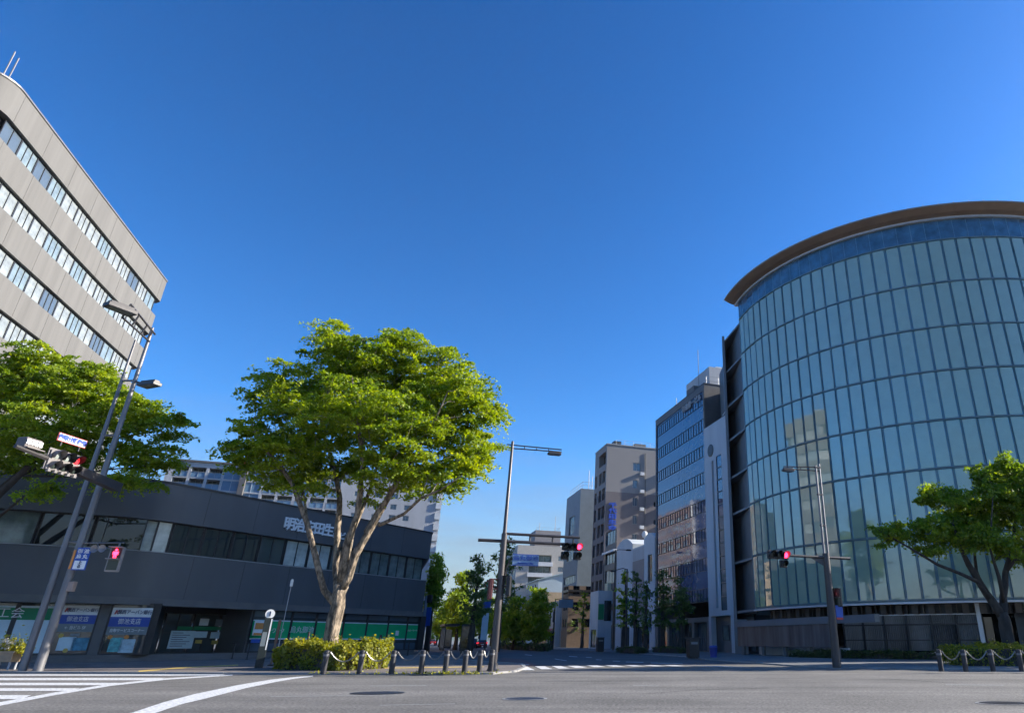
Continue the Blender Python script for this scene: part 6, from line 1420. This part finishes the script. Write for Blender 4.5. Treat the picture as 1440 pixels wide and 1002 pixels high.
# ================================================================== CAMERA, LIGHT, SKY
cam = bpy.data.cameras.new('camera'); co = bpy.data.objects.new('camera', cam); COL.objects.link(co)
cam.sensor_fit = 'HORIZONTAL'; cam.sensor_width = 36; cam.lens = 36*F/1440
cam.shift_x = -(PX-720)/1440; cam.shift_y = 0; cam.clip_start = .1; cam.clip_end = 12000
co.location = (0, 0, EYE); co.rotation_euler = (math.pi/2+TH, 0, 0)
SC.camera = co
SUNV = Vector((.97, .243, 0)).normalized(); ELEV = 24.5
sv = Vector((SUNV.x*math.cos(R_(ELEV)), SUNV.y*math.cos(R_(ELEV)), math.sin(R_(ELEV))))
sl = bpy.data.lights.new('sun', 'SUN'); sl.energy = 4.75; sl.angle = R_(.5); sl.color = (1, .93, .82)
so = bpy.data.objects.new('sun', sl); COL.objects.link(so); so.rotation_euler = sv.to_track_quat('Z', 'Y').to_euler()
W = bpy.data.worlds.new('World'); SC.world = W; W.use_nodes = True; nt = W.node_tree
sk = nt.nodes.new('ShaderNodeTexSky'); sk.sky_type = 'NISHITA'; sk.sun_disc = False
sk.sun_elevation = R_(ELEV); sk.sun_rotation = math.atan2(SUNV.x, SUNV.y); sk.altitude = 0; sk.air_density = 1.0; sk.dust_density = .6; sk.ozone_density = 3.5
bg = nt.nodes['Background']; bg.inputs['Strength'].default_value = .0725
hs = nt.nodes.new('ShaderNodeHueSaturation'); hs.inputs['Saturation'].default_value = 1.28; hs.inputs['Hue'].default_value = .500
gm = nt.nodes.new('ShaderNodeGamma'); gm.inputs['Gamma'].default_value = 1.3
nt.links.new(sk.outputs[0], hs.inputs['Color']); nt.links.new(hs.outputs[0], gm.inputs['Color'])
# thin veil of haze and streaky cloud low over the horizon
gn = nt.nodes.new('ShaderNodeTexCoord'); sep = nt.nodes.new('ShaderNodeSeparateXYZ'); nt.links.new(gn.outputs['Generated'], sep.inputs[0])
mp = nt.nodes.new('ShaderNodeMapping'); mp.inputs['Scale'].default_value = (2.2, 2.2, 16); nt.links.new(gn.outputs['Generated'], mp.inputs['Vector'])
nz = nt.nodes.new('ShaderNodeTexNoise'); nz.inputs['Scale'].default_value = 2.2; nz.inputs['Detail'].default_value = 4; nt.links.new(mp.outputs[0], nz.inputs['Vector'])
mr = nt.nodes.new('ShaderNodeMapRange'); mr.interpolation_type = 'SMOOTHSTEP'; mr.inputs['From Min'].default_value = .30; mr.inputs['From Max'].default_value = .02; mr.inputs['To Min'].default_value = 0; mr.inputs['To Max'].default_value = .86
ad = nt.nodes.new('ShaderNodeMath'); ad.operation = 'MULTIPLY_ADD'; ad.inputs[1].default_value = -.16; nt.links.new(nz.outputs['Fac'], ad.inputs[0]); nt.links.new(sep.outputs['Z'], ad.inputs[2])
a2_ = nt.nodes.new('ShaderNodeMath'); a2_.operation = 'ADD'; a2_.inputs[1].default_value = .08; nt.links.new(ad.outputs[0], a2_.inputs[0]); nt.links.new(a2_.outputs[0], mr.inputs['Value'])
mx = nt.nodes.new('ShaderNodeMix'); mx.data_type = 'RGBA'; nt.links.new(mr.outputs[0], mx.inputs['Factor']); nt.links.new(gm.outputs[0], mx.inputs['A']); mx.inputs['B'].default_value = (2.0, 2.2, 2.35, 1)
nt.links.new(mx.outputs['Result'], bg.inputs['Color'])
SC.view_settings.view_transform = 'Standard'; SC.view_settings.look = 'None'; SC.view_settings.gamma = 1; SC.view_settings.use_curve_mapping = False
SC.view_settings.exposure = 1.2
cy = SC.cycles
try:
    cy.max_bounces = 5; cy.diffuse_bounces = 3; cy.glossy_bounces = 3; cy.transmission_bounces = 3; cy.transparent_max_bounces = 4
    cy.use_adaptive_sampling = True; cy.adaptive_threshold = .03; cy.use_denoising = True
    cy.caustics_reflective = False; cy.caustics_refractive = False; cy.sample_clamp_indirect = 6
except Exception as e: print(e)
